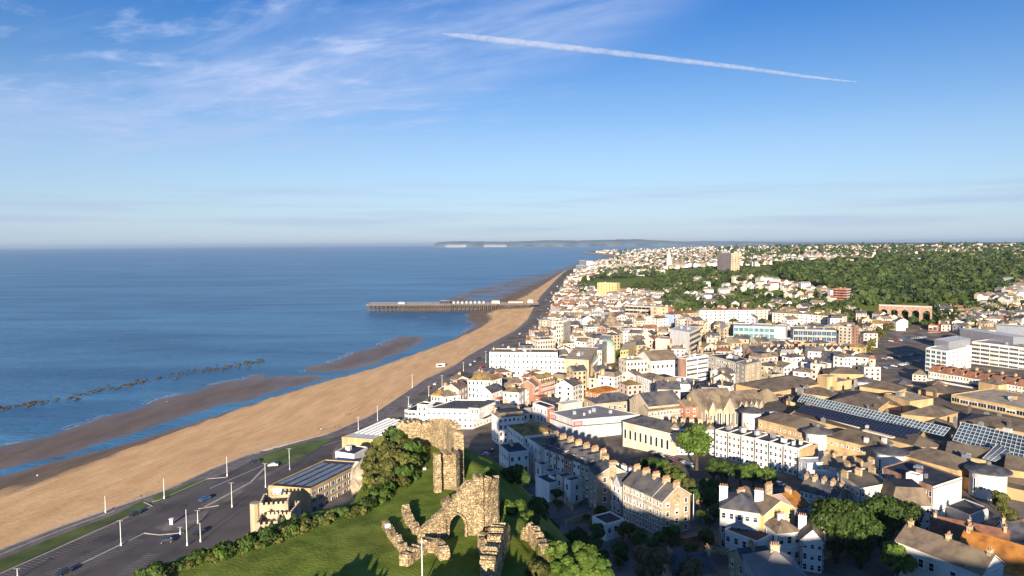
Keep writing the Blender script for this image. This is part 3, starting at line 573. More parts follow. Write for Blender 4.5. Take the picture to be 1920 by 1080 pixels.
def terrace(name, labels, cat, A, B, n, ze=20, dep=10, walls=('white',), group=None, **k):
    A = Vector(P(*A, ze)[:2]); B = Vector(P(*B, ze)[:2]); out_ = []
    for i in range(n):
        a = A.lerp(B, i/n); b = A.lerp(B, (i+1)/n); kk = dict(k)
        for q_ in ('rm', 'wall'):
            if isinstance(kk.get(q_), (tuple, list)): kk[q_] = kk[q_][i % len(kk[q_])]
        nn = ['first', 'second', 'third', 'fourth', 'fifth', 'sixth', 'seventh', 'eighth', 'ninth', 'tenth', 'eleventh', 'twelfth', 'thirteenth'][i]
        lab = labels % nn if '%s' in labels else labels
        out_.append(bld(name, lab, cat, a, b-(b-a).normalized()*.03, ze=ze+(i % 3)*.06, dep=dep+(i % 2)*.15, wall=walls[i % len(walls)], world=True, group=group, **kk))
    return out_
# ---------------------------------------------------------------- trees
def crown_np(n, rx, rz, leaf, lobes=9, seed=0, flat=0):
    g = np.random.default_rng(seed); c = g.normal(size=(lobes, 3)); c /= np.linalg.norm(c, axis=1)[:, None]; c *= g.uniform(.35, .72, (lobes, 1)); c[:, 2] = c[:, 2]*.8; rad = g.uniform(.3, .5, lobes)
    k = g.integers(0, lobes, n); v = g.normal(size=(n, 3)); v /= np.linalg.norm(v, axis=1)[:, None]; v[:, 2] = np.abs(v[:, 2])*np.where(g.random(n) < .8, 1, -1)
    p = c[k]+v*rad[k][:, None]*g.uniform(.75, 1.06, (n, 1)); p *= np.array([rx, rx, rz]); nrm = v+g.normal(size=(n, 3))*.45; nrm /= np.linalg.norm(nrm, axis=1)[:, None]
    t = np.cross(nrm, g.normal(size=(n, 3))); t /= np.linalg.norm(t, axis=1)[:, None]; b = np.cross(nrm, t); s = leaf*g.uniform(.6, 1.4, (n, 1))
    q = np.stack([p-t*s-b*s*.7, p+t*s*.8-b*s, p+t*s+b*s*.7, p-t*s*.7+b*s], 1); return q.reshape(-1, 3)
def quads(nv): return np.arange(nv).reshape(-1, 4)
TREE = {}
def tree_meshes(kind, mt, var):
    k = (kind, mt, var)
    if k in TREE: return TREE[k]
    n, rx, rz, leaf, hgt = {'big': (5200, 6, 5, .26, 9), 'mid': (1500, 4, 3.6, .34, 6), 'bush': (1300, 2.2, 1.7, .16, .8), 'far': (420, 4.5, 4.0, .62, 5)}[kind]
    v = crown_np(n, rx, rz, leaf, {'big': 16, 'mid': 10, 'bush': 8, 'far': 7}[kind], seed=var*7+len(mt)); v[:, 2] += hgt+ (0 if kind == 'bush' else 0)
    cm = npmesh('crown', v, quads(len(v)), [mt]); mb = MB(); g = random.Random(var); r = rx*.07
    mb.tube((0, 0, -1.5), (0, 0, hgt*.55), r*1.3, 'trunk', 7, r*.8)
    for i in range(6):
        a = i*1.05+g.random(); mb.tube((0, 0, hgt*(.4+.06*(i % 3))), (math.cos(a)*rx*.5, math.sin(a)*rx*.5, hgt+rz*g.uniform(-.1, .35)), r*.55, 'trunk', 5, r*.15)
    TREE[k] = (cm, mb.mesh('trunk')); return TREE[k]
TREES = []
def tree(kind, x, y, size, mt, label, cat='tree', name=None, group=None, z=None, zs=1.0):
    cm, tm = tree_meshes(kind, mt, random.randrange(3)); z = H(x, y) if z is None else z
    o = empty(name or ('bush' if kind == 'bush' else 'broadleaf_tree'), (x, y, z-.2), random.uniform(0, 6.28)); tag(o, label, cat, group)
    s = size; inst(cm, 'crown', o, sc=(s, s, s*zs)); inst(tm, 'trunk', o, sc=(s, s, s)); return o
NUMW = ['', 'second ', 'third ', 'fourth ', 'fifth ', 'sixth ', 'seventh ', 'eighth ', 'ninth ', 'tenth ', 'eleventh ', 'twelfth ', 'thirteenth ', 'fourteenth ', 'fifteenth ', 'sixteenth ', 'seventeenth ', 'eighteenth ', 'nineteenth ', 'twentieth ', '21st ', '22nd ', '23rd ', '24th ', '25th ', '26th ', '27th ', '28th ', '29th ', '30th ']
# ---------------------------------------------------------------- houses below the castle (in its shadow)
bld('corner_villa', 'white corner villa with dark flat roof standing in the castle hill shadow', 'house', (953.7,848.7), (992.5,843.7), D=(935.6,832.5), ze=21, fl=3, bays=3, sb=4, rm='darkfelt', rh=0, ch=1, lm='the white corner villa below the castle')
bld('seafront_house', 'white house with ochre lichen covered roof just behind the shaded corner villa', 'house', (981,817), (1041,810), D=(952.5,797), ze=21, roof='hip', rm='lichen', rh=2.2, fl=3, bays=5, sb=6, ch=1, lm='the lichen roofed white house')
bld('town_house', 'tall white gable house joining the lichen roofed house and the mansard terrace', 'house', (988,820), (1016,839), ze=23, dep=11, roof='flat', rm='brownroof', rh=0, fl=4, bays=4, sb=0, ch=2)
terrace('mansard_house', '%s house from the left in the terrace with grey mansards and dormers', 'house', (1016.5,839), (1105,876), 6, ze=22.5, dep=9, walls=('white','cream','cream','orangewall','white','tan'), group='mansard terrace under the castle', roof='man', rm='slate', rh=3.6, fl=4, bays=2, sb=0, ch=2, dorm=2, chp=6, lm='the mansard terrace')
bld('town_house', 'tall ochre stone house at the near end of the mansard terrace', 'house', (1106,878), (1119,892), ze=23, dep=11, wall='tan', roof='g', rm='slate', rh=3, fl=4, bays=2, sb=2, ch=2, chp=6)
terrace('gabled_house', '%s dark roofed house with white chimney stack between the two tall terraces', 'house', (1121,893), (1164,912), 3, ze=20.5, dep=9, walls=('bluewall','white','grey'), group='dark roofed houses between the terraces', roof='gs', rm='slate', rh=3, fl=3, bays=2, sb=0, ch=1, chb='whitepaint')
terrace('terrace_house', '%s tan stone house from the left in the tall terrace with ochre end gable', 'house', (1169,906), (1243,940), 4, ze=23.5, dep=11, walls=('tan','concrete','tan','tan'), group='tall tan terrace', roof='g', rm='slate', rh=3.6, fl=4, bays=3, sb=3, ch=2, chp=6, lm='the tall tan terrace')
bld('garden_outhouse', 'small white outhouse with dark flat roof below the tan terrace', 'outhouse', (1137,982), (1171,973), ze=16.5, zb=12.5, dep=7, fl=1, bays=3, sb=0, rm='darkfelt', rh=0)
bld('annex', 'low pale rendered annex in shade beneath the mansard terrace', 'annex', (1030,906), (1088,893), ze=15.5, dep=9, wall='white', rm='darkfelt', fl=1, bays=3, sb=0, rh=1)
bld('garage', 'small pale garage in shade left of the low annex', 'garage', (1030,880), (1052,875), ze=15, dep=6, wall='grey', rm='darkfelt', fl=1, bays=2, sb=0, rh=0)
bld('villa', 'pale stone villa with hipped slate roof right of the dark garden', 'villa', (1350,952), (1424,962), ze=25, dep=12, wall='grey', roof='hip', rm='slate', rh=3.2, fl=3, bays=5, sb=3, ch=2, chb='whitepaint', chp=5, lm='the pale villa')
bld('annex', 'white lower wing in shade in front of the pale villa', 'annex', (1358,992), (1420,1015), ze=20, dep=10, wall='white', rm='darkfelt', fl=2, bays=4, sb=0, rh=0)
bld('gabled_house', 'yellow rendered house with broad lichen tinted double roof', 'house', (1432,966), (1490,953), ze=24.5, dep=13, wall='lemon', roof='gs', rm='brownroof', rh=3, fl=3, bays=3, sb=3, ch=2, chp=5, lm='the yellow rendered house')
bld('gabled_house', 'narrow pink house with orange lichen roof tucked beside the yellow house', 'house', (1491,952), (1516,946), ze=24, dep=10, wall='pink', roof='g', rm='orangeroof', rh=2.4, fl=3, bays=2, sb=2, ch=1)
bld('gabled_house', 'small brown roofed house below the yellow house', 'house', (1458,1000), (1502,996), ze=22, dep=8, wall='white', roof='hip', rm='brownroof', rh=2.4, fl=2, bays=3, sb=2, ch=1, chb='whitepaint')
bld('gabled_house', 'white walled house with brown gable by the big dark trees', 'house', (1503,1012), (1544,1018), ze=22, dep=9, roof='gs', rm='brownroof', rh=3, fl=3, bays=3, sb=2, ch=2, chb='whitepaint', lm='the white house by the dark trees')
bld('gabled_house', 'grey slate hipped house cut by the lower picture edge', 'house', (1420,1084), (1515,1086), ze=27, dep=11, wall='grey', roof='hip', rm='greyroof', rh=4, fl=2, bays=4, sb=2, ch=1)
bld('gabled_house', 'dark roofed cottage at the lower edge beside the sandy brown tree', 'cottage', (1262,1076), (1342,1072), ze=22, dep=8, wall='tan', roof='g', rm='slate', rh=3, fl=2, bays=3, sb=2, ch=2)
bld('gabled_house', 'small dark roofed cottage between the villa and the grey slate house', 'cottage', (1398,1062), (1452,1056), ze=21, dep=8, wall='tan', roof='g', rm='slate', rh=2.6, fl=2, bays=3, sb=2, ch=1)
terrace('terrace_house', '%s slate roofed house from the left in the row with brick chimneys', 'house', (1500,918), (1568,936), 4, ze=20.5, dep=9, walls=('white','grey','white','pink'), group='slate roofed row', roof='g', rm='slate', rh=2.8, fl=3, bays=2, sb=0, ch=2, lm='the slate roofed row')
bld('corner_block', 'cream corner block with flat brown roof above the big trees', 'building', (1612,916), (1670,905), D=(1570,886), ze=24, wall='cream', roof='flat', rm='brownroof', rh=0, fl=4, bays=5, sb=5, ch=3, chp=6, lm='the cream corner block')
bld('mansard_block', 'dark brown mansard building with white skylights above a cream front', 'building', (1672,946), (1746,949), ze=21, dep=11, wall='cream', roof='man', rm='brownroof', rh=5, fl=3, bays=6, sb=3, dorm=3, lm='the dark mansard building')
bld('brick_block', 'brown brick block with dark flat roof and a bright white end wall', 'building', (1654,876), (1750,912), C=(1804,894), ze=24, zb=11, wall='brick', side='white', roof='flat', rm='darkfelt', rh=5, fl=3, bays=10, sb=0, lm='the brick block with white end wall')
bld('plant_room', 'white rooftop plant box on the dark roof of the brick block', 'plant room', (1699,886), (1722,892), ze=25.8, zb=23.4, dep=3, fl=1, bays=0, sb=0, rm='paleroof', rh=0, band=False)
bld('depot', 'windowless grey flat topped depot in shade right of the brick block', 'depot', (1773,947), (1820,966), C=(1854,952), ze=16.5, wall='grey', rm='darkfelt', fl=1, bays=0, sb=0, rh=0)
bld('long_house', 'long brown roofed white house with three stone chimneys at the lower right', 'house', (1681,1014), (1842,1076), ze=27, dep=9, roof='g', rm='brownroof', rh=3.2, fl=2, bays=8, sb=2, ch=3, chp=2, jit=.5, lm='the long brown roofed house')
bld('orange_roof_house', 'house with a large bright orange tiled roof at the lower right', 'house', (1790,1040), (1950,1092), ze=25.5, dep=13, wall='tan', roof='g', rm='orangeroof', rh=4.5, fl=2, bays=6, sb=2, ch=2, dorm=0, lm='the orange roofed house')
bld('long_house', 'dark roofed house with rusty ridge behind the large orange roof', 'house', (1745,1000), (1890,1030), ze=20, dep=9, wall='tan', roof='g', rm='redroof', rh=3.5, fl=2, bays=6, sb=2, ch=3)
bld('long_house', 'slate roofed house at the right edge beyond the orange roof', 'house', (1885,1010), (1960,1020), ze=20, dep=9, wall='grey', roof='g', rm='slate', rh=3.2, fl=2, bays=4, sb=2, ch=2)
# ---------------------------------------------------------------- the white square and the store
bld('chapel', 'cream chapel hall with tall arched windows and dark slate roof', 'chapel', (1168,790), (1257,812), ze=20, dep=14, wall='cream', roof='hip', rm='slate', rh=2.8, fl=1, bays=9, sb=0, win='arch', ww=1.3, wh=4.2, lm='the cream chapel')
terrace('terrace_house', '%s white house from the left in the brown roofed terrace behind the round tree', 'house', (1258,803), (1341,806), 5, ze=21, dep=11, walls=('white',), group='brown roofed white terrace', roof='hip', rm='brownroof', rh=1.8, fl=4, bays=2, sb=0, ch=1)
terrace('terrace_house', '%s house from the left in the long bright white terrace with dark flat roof', 'house', (1341,805), (1497,841), 6, ze=22, dep=11, walls=('white',), group='long white terrace', roof='flat', rm='darkfelt', rh=2, fl=4, bays=3, sb=0, ch=1, lm='the long white terrace')
bld('yellow_end_block', 'blank yellow brick end block attached to the long white terrace', 'building', (1499,843), (1534,832), ze=21.5, dep=6, wall='yellow', roof='flat', rm='brownroof', rh=0, fl=1, bays=0, sb=0)
bld('low_house', 'low white house in shade with pale roof right of the long white terrace', 'house', (1512,880), (1570,888), ze=17, dep=11, roof='flat', rm='paleroof', rh=0, fl=2, bays=6, sb=2)
bld('low_house', 'white lean-to house stepping down from the long white terrace', 'house', (1497,858), (1514,868), ze=19, dep=9, roof='flat', rm='paleroof', rh=0, fl=3, bays=2, sb=1)
s = bld('retail_store', 'large pale clad store with grey flat roof and red and white signs', 'store', (1032,772), (1075,787), C=(1200,777), D=(1120,759), ze=17.5, wall='grey', roof='flat', rm='greyroof', rh=5, fl=1, bays=0, sb=0, lm='the large store')
SA, SB, SC = [P(*q, 17.5) for q in ((1032,772), (1075,787), (1200,777))]
def on_wall(name, a, b, s0, s1, z, h, t, mt, off, bars=0):
    d_, n_, L_ = edge_n(a, b); p, q = a.lerp(b, s0), a.lerp(b, s1); c = (p+q)/2; ax = math.atan2(d_.y, d_.x); mb = MB(); l = (q-p).length
    mb.box((c.x+n_.x*off, c.y+n_.y*off, z), (l, t, h), mt, ax)
    for i in range(bars): mb.box((c.x+n_.x*(off+.1), c.y+n_.y*(off+.1), z-h/2+h*(i+1)/(bars+1)), (l*.8, .1, .15), 'whitepaint', ax)
    return mb.build(name, s, loc=tuple(s.location))
on_wall('sign', SA, SB, .05, .26, 15.6, 1.7, .14, 'redsign', .12, 3); on_wall('sign', SB, SC, .005, .13, 15.6, 1.9, .14, 'redsign', .12, 3)
on_wall('fascia_line', SA, SB, 0, 1, 14.3, .4, .12, 'darkmetal', .08); on_wall('fascia_line', SB, SC, 0, 1, 14.3, .4, .12, 'darkmetal', .08); on_wall('loading_door', SB, SC, .55, .72, 10.3, 3.4, .1, 'whitepaint', .07)
for k in range(9): on_wall('cladding_rib', SB, SC, k/9+.05, k/9+.054, 11, 6, .1, 'metal', .06)
for i, (a_, b_) in enumerate((((1034,844), (1040,841)), ((1050,851), (1056,848)), ((1066,858), (1072,855)), ((1082,866), (1088,863)))): pass
bld('slate_hall', 'tan stone hall with long dark slate roof and gable behind the store', 'hall', (1216,762), (1279,756), D=(1181,750), ze=21, wall='tan', roof='g', rm='slate', rh=5, fl=2, bays=7, sb=2, win='arch', lm='the slate roofed hall')
terrace('terrace_house', '%s ornate stone and brick shop house from the left below the slate hall', 'house', (1215,771), (1283,764), 3, ze=19, dep=8, walls=('tan','pink','tan'), group='ornate row below the slate hall', roof='g', rm='brownroof', rh=2, fl=3, bays=4, sb=0, ch=1)
bld('town_house', 'pink brick house with white bay windows left of the gothic church', 'house', (1284,764), (1319,760), ze=20, dep=9, wall='redbrick', roof='g', rm='brownroof', rh=2.5, fl=3, bays=3, sb=2, ch=1)
bld('town_house', 'white corner house with dark roof and red end wall left of the store', 'house', (999,755), (1026,764), C=(1040,760), ze=20, side='redbrick', roof='flat', rm='darkfelt', rh=0, fl=3, bays=4, sb=1, lm='the house with red end wall')
# gothic church
def church():
    o = bld('gothic_church', 'sandstone gothic church with steep brown roofs, gables and lancet windows', 'church', (1322,768), (1384,764), ze=20, dep=22, wall='tan', roof='g', rm='brownroof', rh=7.5, fl=1, bays=14, sb=4, win='arch', ww=.9, wh=6.5, band=False, lm='the gothic church')
    b0 = o.location; n_ = 0
    def wing(A, B, dep, z, rh, bays, wh):
        A = Vector(P(*A, z)[:2]); B = Vector(P(*B, z)[:2]); d_, nn, L_ = edge_n(A, B); C = B-nn*dep; D = A-nn*dep; poly = [tuple(A), tuple(B), tuple(C), tuple(D)]; w_ = MB()
        for i in range(4): p, q = poly[i], poly[(i+1) % 4]; w_.face([(*p, b0.z-1), (*q, b0.z-1), (*q, z), (*p, z)], 'tan')
        roof_on(o, tuple(b0), poly, z, 'gs', 'brownroof', rh*.72, 'tan', w_); wall_windows(o, w_, b0, poly[0], poly[1], b0.z, z, 1, bays, 'arch', True, .9, wh)
        w_.build('gable_wing', o, loc=tuple(b0)); reg(poly)
    wing((1330,771), (1343,770), 9, 19.5, 6, 2, 6); wing((1357,769), (1378,767), 10, 19.5, 7.5, 3, 6.5)
    for i in range(5):
        x = 1386+i*9.5; wing((x, 764-i*.6), (x+7, 763.4-i*.6), 6, 17.5, 4, 1, 4)
church()
bld('church_hall', 'long brown roofed church hall with pointed gablets right of the gothic church', 'church hall', (1385,761), (1432,757), ze=17.5, dep=14, wall='tan', roof='g', rm='brownroof', rh=6, fl=1, bays=0, sb=0)
bld('rectory', 'pale stone rectory with steep brown hipped roof beside the shopping centre', 'house', (1433,757), (1466,751), ze=16.5, dep=10, wall='cream', roof='hip', rm='brownroof', rh=6, fl=2, bays=5, sb=3, win='arch')
# ---------------------------------------------------------------- seafront blocks
bld('seafront_block', 'long white seafront block with round windows and dark slate roof', 'building', (799,766), (887,767), C=(937,750), ze=16.5, roof='flat', rm='slate', rh=0, fl=3, bays=9, sb=9, ww=1.3, wh=1.3, lm='the long white seafront block')
bld('penthouse', 'white set-back top storey with dark roof on the long seafront block', 'building', (879,764), (898,765), C=(929,752), ze=19.5, zb=15.8, roof='hip', rm='slate', rh=1.2, fl=1, bays=4, sb=10)
bld('seafront_cafe', 'low white seafront building with large dark windows beyond the solar roofed building', 'building', (759,768), (799,772), ze=11.5, dep=14, rm='darkfelt', rh=0, fl=2, bays=6, sb=0, ww=2)
bld('lift_tower', 'small white stair tower rising from the low seafront building', 'tower', (782,757), (800,759), ze=17, zb=10, dep=6, rm='darkfelt', fl=2, bays=2, sb=0, rh=0)
bld('hotel', 'white hotel with bright ochre lichen hipped roof near the seafront', 'hotel', (877,712), (921,713.5), C=(941,708), ze=21, roof='hip', rm='lichen', rh=3, fl=4, bays=6, sb=3, ch=0, lm='the ochre roofed hotel')
bld('gabled_house', 'white curved gable house at the promenade left of the ochre roofed hotel', 'house', (844,716), (868,724), ze=15, dep=11, roof='hip', rm='brownroof', rh=2.4, fl=2, bays=3, sb=2)
bld('gabled_house', 'pink brick house wedged against the ochre roofed hotel', 'house', (860,731), (876,722), ze=17, dep=9, wall='pink', roof='g', rm='brownroof', rh=3, fl=3, bays=3, sb=2, ch=1)
bld('seafront_house', 'low house with orange and green lichen roof by the promenade', 'house', (808,741), (832,743), ze=13.5, dep=12, wall='pink', roof='hip', rm='lichen', rh=3.5, fl=2, bays=4, sb=2, lm='the low lichen roofed house')
bld('seafront_house', 'low white house with brown hipped roof and pale gables by the promenade', 'house', (833,744), (864,740), ze=14, dep=12, roof='hip', rm='brownroof', rh=3.5, fl=2, bays=4, sb=2, ch=1)
bld('grand_hotel', 'grand white five storey seafront hotel with parapet and many sash windows', 'hotel', (917.5,660), (1045,661), ze=26, dep=16, rm='brownroof', rh=6, fl=5, bays=15, sb=4, ch=3, lm='the grand white hotel', near=True)
bld('grand_hotel_wing', 'lower white wing joined to the right of the grand seafront hotel', 'hotel', (1045.5,671.5), (1059,672), ze=23, dep=15, rm='brownroof', rh=0, fl=4, bays=2, sb=2, near=True)
bld('arcade_block', 'white three storey block with long shaded glazed side wall', 'building', (1065,682), (1106,682), C=(1127,659), ze=21, rm='tanroof', rh=3, fl=3, bays=8, sb=12, lm='the block with shaded glazed side', near=True)
bld('beige_block', 'large beige block with tan flat roof behind the grand hotel', 'building', (1057,673), (1104,675), C=(1122,651), ze=25, wall='tan', rm='tanroof', rh=3, fl=4, bays=0, sb=10, near=False)
bld('curved_roof_block', 'long pale block with striped rooftop fins on the shopping street', 'building', (1108,656), (1128,657), C=(1146,628), ze=24, wall='cream', rm='greyroof', rh=5, fl=4, bays=5, sb=14, near=False)
bld('brick_block', 'tall red brick block with ochre roof and white dormers behind the store', 'building', (1014,718), (1041,711), ze=20.5, dep=10, wall='redbrick', roof='g', rm='lichen', rh=3.5, fl=5, bays=8, sb=0, dorm=6, near=True, lm='the tall red brick block')
bld('brick_block', 'narrow brown brick block left of the tall red brick block', 'building', (1003,724), (1013,719), ze=19.5, dep=9, wall='brick', roof='g', rm='brownroof', rh=3, fl=4, bays=4, sb=0, near=True)
bld('red_annex', 'bright red brick annex beneath the tall red brick block', 'building', (1014,745), (1032,741), ze=15, dep=6, wall='redbrick', roof='flat', rm='redroof', rh=0, fl=2, bays=4, sb=1)
terrace('town_house', '%s slim white house from the left next to the brown brick block', 'house', (987,730), (1002,722), 3, ze=18, dep=9, walls=('white','cream'), group='slim white houses', roof='flat', rm='slate', rh=0, fl=4, bays=3, sb=0)
bld('gabled_house', 'white house with brown lichen roof above a curved orange brick shop', 'house', (943,734), (973,736), ze=19, dep=9, roof='hip', rm='lichen', rh=2, fl=3, bays=3, sb=2, ch=1)
bld('corner_shop', 'curved orange brick corner shop in front of the white lichen roofed house', 'shop', (946,750), (970,744), ze=13.5, dep=8, wall='redbrick', roof='flat', rm='redroof', rh=0, fl=2, bays=8, sb=2)
bld('gabled_house', 'white house with sharp mono-pitch roof right of the seafront block', 'house', (921,737), (942,730), ze=17, dep=9, roof='g', rm='slate', rh=3, fl=3, bays=3, sb=2)
bld('town_house', 'white house with brown shingled roof above the lichen roofed house', 'house', (935,783), (984,778), ze=19.5, dep=10, roof='man', rm='brownroof', rh=1.8, fl=4, bays=6, sb=3, ch=2, lm='the brown shingled house')
bld('town_house', 'white house with slate hipped roof stepping up behind the brown shingled house', 'house', (938,768), (972,764), ze=19, dep=9, roof='hip', rm='slate', rh=2, fl=4, bays=5, sb=2, ch=1)
bld('town_hall', 'orange brick market building with pale arched windows', 'building', (1119,737), (1158,729), ze=17.5, dep=9, wall='orangewall', roof='hip', rm='orangeroof', rh=2, fl=3, bays=10, sb=3, lm='the orange brick market', near=True)
bld('cream_block', 'cream curved corner block on the shopping street', 'building', (1175,676), (1214,674), ze=24, dep=13, wall='cream', rm='tanroof', rh=2, fl=4, bays=6, sb=3, near=False, lm='the cream corner block on the shopping street')
bld('white_hall', 'white hall with classical pediment gable and tan hipped roof', 'hall', (1194,668), (1221,677), ze=24, dep=20, roof='gs', rm='brownroof', rh=5, fl=2, bays=3, sb=6, near=False)
bld('library', 'white classical building with tall dark windows and low brown roof', 'building', (1194,702), (1224,714), ze=19, dep=12, roof='hip', rm='brownroof', rh=2, fl=3, bays=8, sb=4, near=True, wh=2.4, lm='the white classical building')
bld('yellow_block', 'pale yellow rendered block beside the street trees', 'building', (1163,657), (1178,655), C=(1192,640), ze=24, wall='lemon', roof='g', rm='tanroof', rh=2, fl=4, bays=3, sb=4, near=False)
bld('retail_block', 'white retail building with swooping parapet and grey roof', 'shop', (1226,716), (1303,722), ze=17, dep=22, rm='greyroof', rh=4, fl=2, bays=4, sb=3, near=True, lm='the swooping white retail building')
bld('glazed_market', 'long low building with curved grey roof before the slate hall', 'building', (1118,757), (1196,750), ze=13.5, dep=16, wall='tan', roof='hip', rm='slate', rh=3.5, fl=1, bays=8, sb=2)
bld('annex', 'cream flat annex at the back of the large store', 'annex', (1056,758), (1092,752), ze=14.5, dep=7, wall='cream', rm='paleroof', rh=1, fl=1, bays=5, sb=0)
# ---------------------------------------------------------------- offices
bld('office_block', 'white six storey office block with dark ribbon windows', 'office', (1287,671), (1328,665), D=(1272,669), ze=29, side='brick', rm='greyroof', rh=3, fl=7, bays=2, sb=0, win='ribbon', near=True, lm='the white ribbon window office')
bld('office_block', 'long tan concrete office block with gridded facade', 'office', (1329,665), (1379,679), ze=28, dep=14, wall='concrete', rm='darkfelt', rh=4, fl=6, bays=16, sb=0, near=True, ww=1.6, lm='the long concrete office')
bld('stair_tower', 'blank beige concrete tower at the right end of the long office', 'tower', (1380,678), (1397,684), C=(1428,677), ze=28.5, wall='concrete', side='tan', rm='greyroof', rh=2, fl=7, bays=2, sb=3, near=True, win='ribbon', ww=1.2, sww=1.0, sfl=7)
bld('office_tower', 'white and beige tower with grey lower side wall and glass corner', 'office', (1256,617), (1293,623), C=(1313,614), ze=33, wall='grey', side='cream', rm='paleroof', rh=5, fl=6, bays=0, sb=6, win='ribbon', near=False, lm='the white and beige tower')
bld('brick_block', 'brown brick box left of the white and beige tower', 'building', (1229,634), (1256,636), ze=26, dep=14, wall='pink', side='brick', rm='tanroof', rh=0, fl=3, bays=0, sb=0)
def college(lab, A, B, ze, dep, win, wall, **k): return bld('college_building', lab, 'college', A, B, ze=ze, dep=dep, wall=wall, win=win, near=True, band=False, **k)
college('upper storeys of the teal glass college under a pale roof', (1376,611), (1452,613), 30, 22, 'teal', 'white', rm='paleroof', rh=3, fl=4, bays=8, sb=2, lm='the teal glass college')
bld('college_building', 'plain pale cube on the right of the teal glass college', 'college', (1452.5,612), (1473,613), ze=30.5, dep=16, wall='grey', rm='paleroof', rh=0, fl=1, bays=0, sb=0)
college('long lower wing of the teal glass college in front', (1361,634), (1487,638), 21, 14, 'teal', 'white', rm='paleroof', rh=3, fl=3, bays=14, sb=2)
college('dark gridded college building with orange lower storeys', (1488,617), (1568,619), 29.5, 20, 'blue', 'concrete', rm='greyroof', rh=4, fl=4, bays=9, sb=2, lm='the orange and dark college')
bld('college_building', 'orange clad base storeys of the gridded college', 'college', (1489,641.5), (1569,643), ze=21, dep=4, wall='orangewall', rm='greyroof', rh=0, fl=2, bays=7, sb=1, near=True, ww=2.6, band=False)
bld('flats_tower', 'slim brown and white tower block right of the gridded college', 'tower', (1573,611), (1597,613), ze=30, dep=14, wall='concrete', rm='darkfelt', rh=2, fl=7, bays=3, sb=2, side='brick', near=False, lm='the slim tower block')
bld('yellow_block', 'yellow brick block with shutter beneath the slim tower', 'building', (1593,650), (1616,652), ze=22, dep=13, wall='yellow', roof='hip', rm='lichen', rh=2, fl=3, bays=2, sb=1, near=False)
terrace('terrace_house', '%s narrow house from the left in the buff victorian row behind the shopping centre', 'house', (1434,660), (1592,657), 12, ze=19.5, dep=9, walls=('white','cream','tan','tan','cream','tan'), group='buff victorian row', roof='gs', rm=('brownroof','slate','slate','brownroof'), rh=3, fl=3, bays=2, sb=0, ch=1, near=False, lm='the buff victorian row')
terrace('terrace_house', '%s cream villa from the left on the rise under the tree belt', 'house', (1312,582), (1440,581), 5, ze=29, dep=12, walls=('white','cream','white','white','cream'), group='cream villas under the tree belt', roof='hip', rm=('brownroof','redroof'), rh=3, fl=4, bays=3, sb=0, ch=1, near=False, lm='the villas under the tree belt')
terrace('terrace_house', '%s white villa from the right end of the villas under the tree belt', 'house', (1448,586), (1582,594), 5, ze=28, dep=12, walls=('cream','cream','white','cream'), group='white villas under the tree belt', roof='hip', rm='brownroof', rh=3, fl=4, bays=3, sb=0, ch=1, near=False)
terrace('terrace_house', '%s pale house from the left in the terrace left of the cream villas', 'house', (1262,590), (1310,586), 3, ze=26, dep=12, walls=('bluewall','cream','tan'), group='pale terrace left of the villas', roof='hip', rm='redroof', rh=3, fl=4, bays=3, sb=0, ch=1, near=False)
bld('clinic', 'white five storey office with glazed left corner', 'office', (1736,652), (1776,658), C=(1822,648), ze=25.5, dep=20, rm='paleroof', rh=0, fl=5, bays=4, sb=6, win='blue', ww=3.0, wh=2.0, sww=1.6, near=True, lm='the white office with silver top')
bld('plant_room', 'silver clad plant room on top of the white glazed corner office', 'plant room', (1752,636), (1779,641), C=(1820,634), ze=30, zb=25, wall='metal', rm='paleroof', rh=0, fl=1, bays=0, sb=0, band=False)
bld('campus_block', 'long white banded building with dark ribbon storeys at the right edge', 'office', (1822,640), (1990,660), ze=26, dep=30, rm='greyroof', rh=5, fl=5, bays=9, sb=0, win='ribbon', wh=1.7, near=True, lm='the long banded building')
bld('plant_room', 'long silver rooftop box on the banded building', 'plant room', (1800,616), (1900,632), ze=31, zb=25, dep=12, wall='metal', rm='paleroof', rh=0, fl=1, bays=0, sb=0, band=False)
bld('plant_room', 'pale silver roof box at the right edge above the banded building', 'plant room', (1868,610), (2000,618), ze=33, zb=25, dep=14, wall='metal', rm='paleroof', rh=0, fl=1, bays=0, sb=0, band=False)
terrace('mansard_house', '%s house from the left in the red-brown mansard row with white dormers', 'house', (1741,696), (1930,727), 8, ze=16.5, dep=10, walls=('white','cream'), group='red-brown mansard row', roof='man', rm='redroof', rh=4, fl=2, bays=4, sb=0, ch=1, dorm=4, near=True, lm='the red-brown mansard row')
bld('corner_house', 'cream corner house with brown hipped roof at the left of the mansard row', 'house', (1711,702), (1738,704), ze=14, dep=10, wall='cream', roof='hip', rm='brownroof', rh=3, fl=2, bays=3, sb=2)
bld('shed', 'long dark blue-black roofed shed before the mansard row', 'shed', (1736,708), (1834,727), ze=12, dep=9, wall='white', roof='g', rm='darkfelt', rh=1.5, fl=1, bays=0, sb=0)
bld('shed', 'dark blue-black roofed shed at the right edge below the mansard row', 'shed', (1860,735), (1990,758), ze=12, dep=9, wall='white', roof='g', rm='darkfelt', rh=1.5, fl=1, bays=0, sb=0)
bld('yellow_block', 'square yellow brick block with brown hip between the two dark sheds', 'building', (1835,715), (1872,722), ze=16.5, dep=12, wall='yellow', roof='hip', rm='brownroof', rh=2.5, fl=1, bays=0, sb=0)
bld('yellow_block', 'small yellow brick block with brown hip above the centre roofs', 'building', (1749,721), (1776,722), ze=15, dep=9, wall='yellow', roof='hip', rm='brownroof', rh=2, fl=1, bays=0, sb=0)
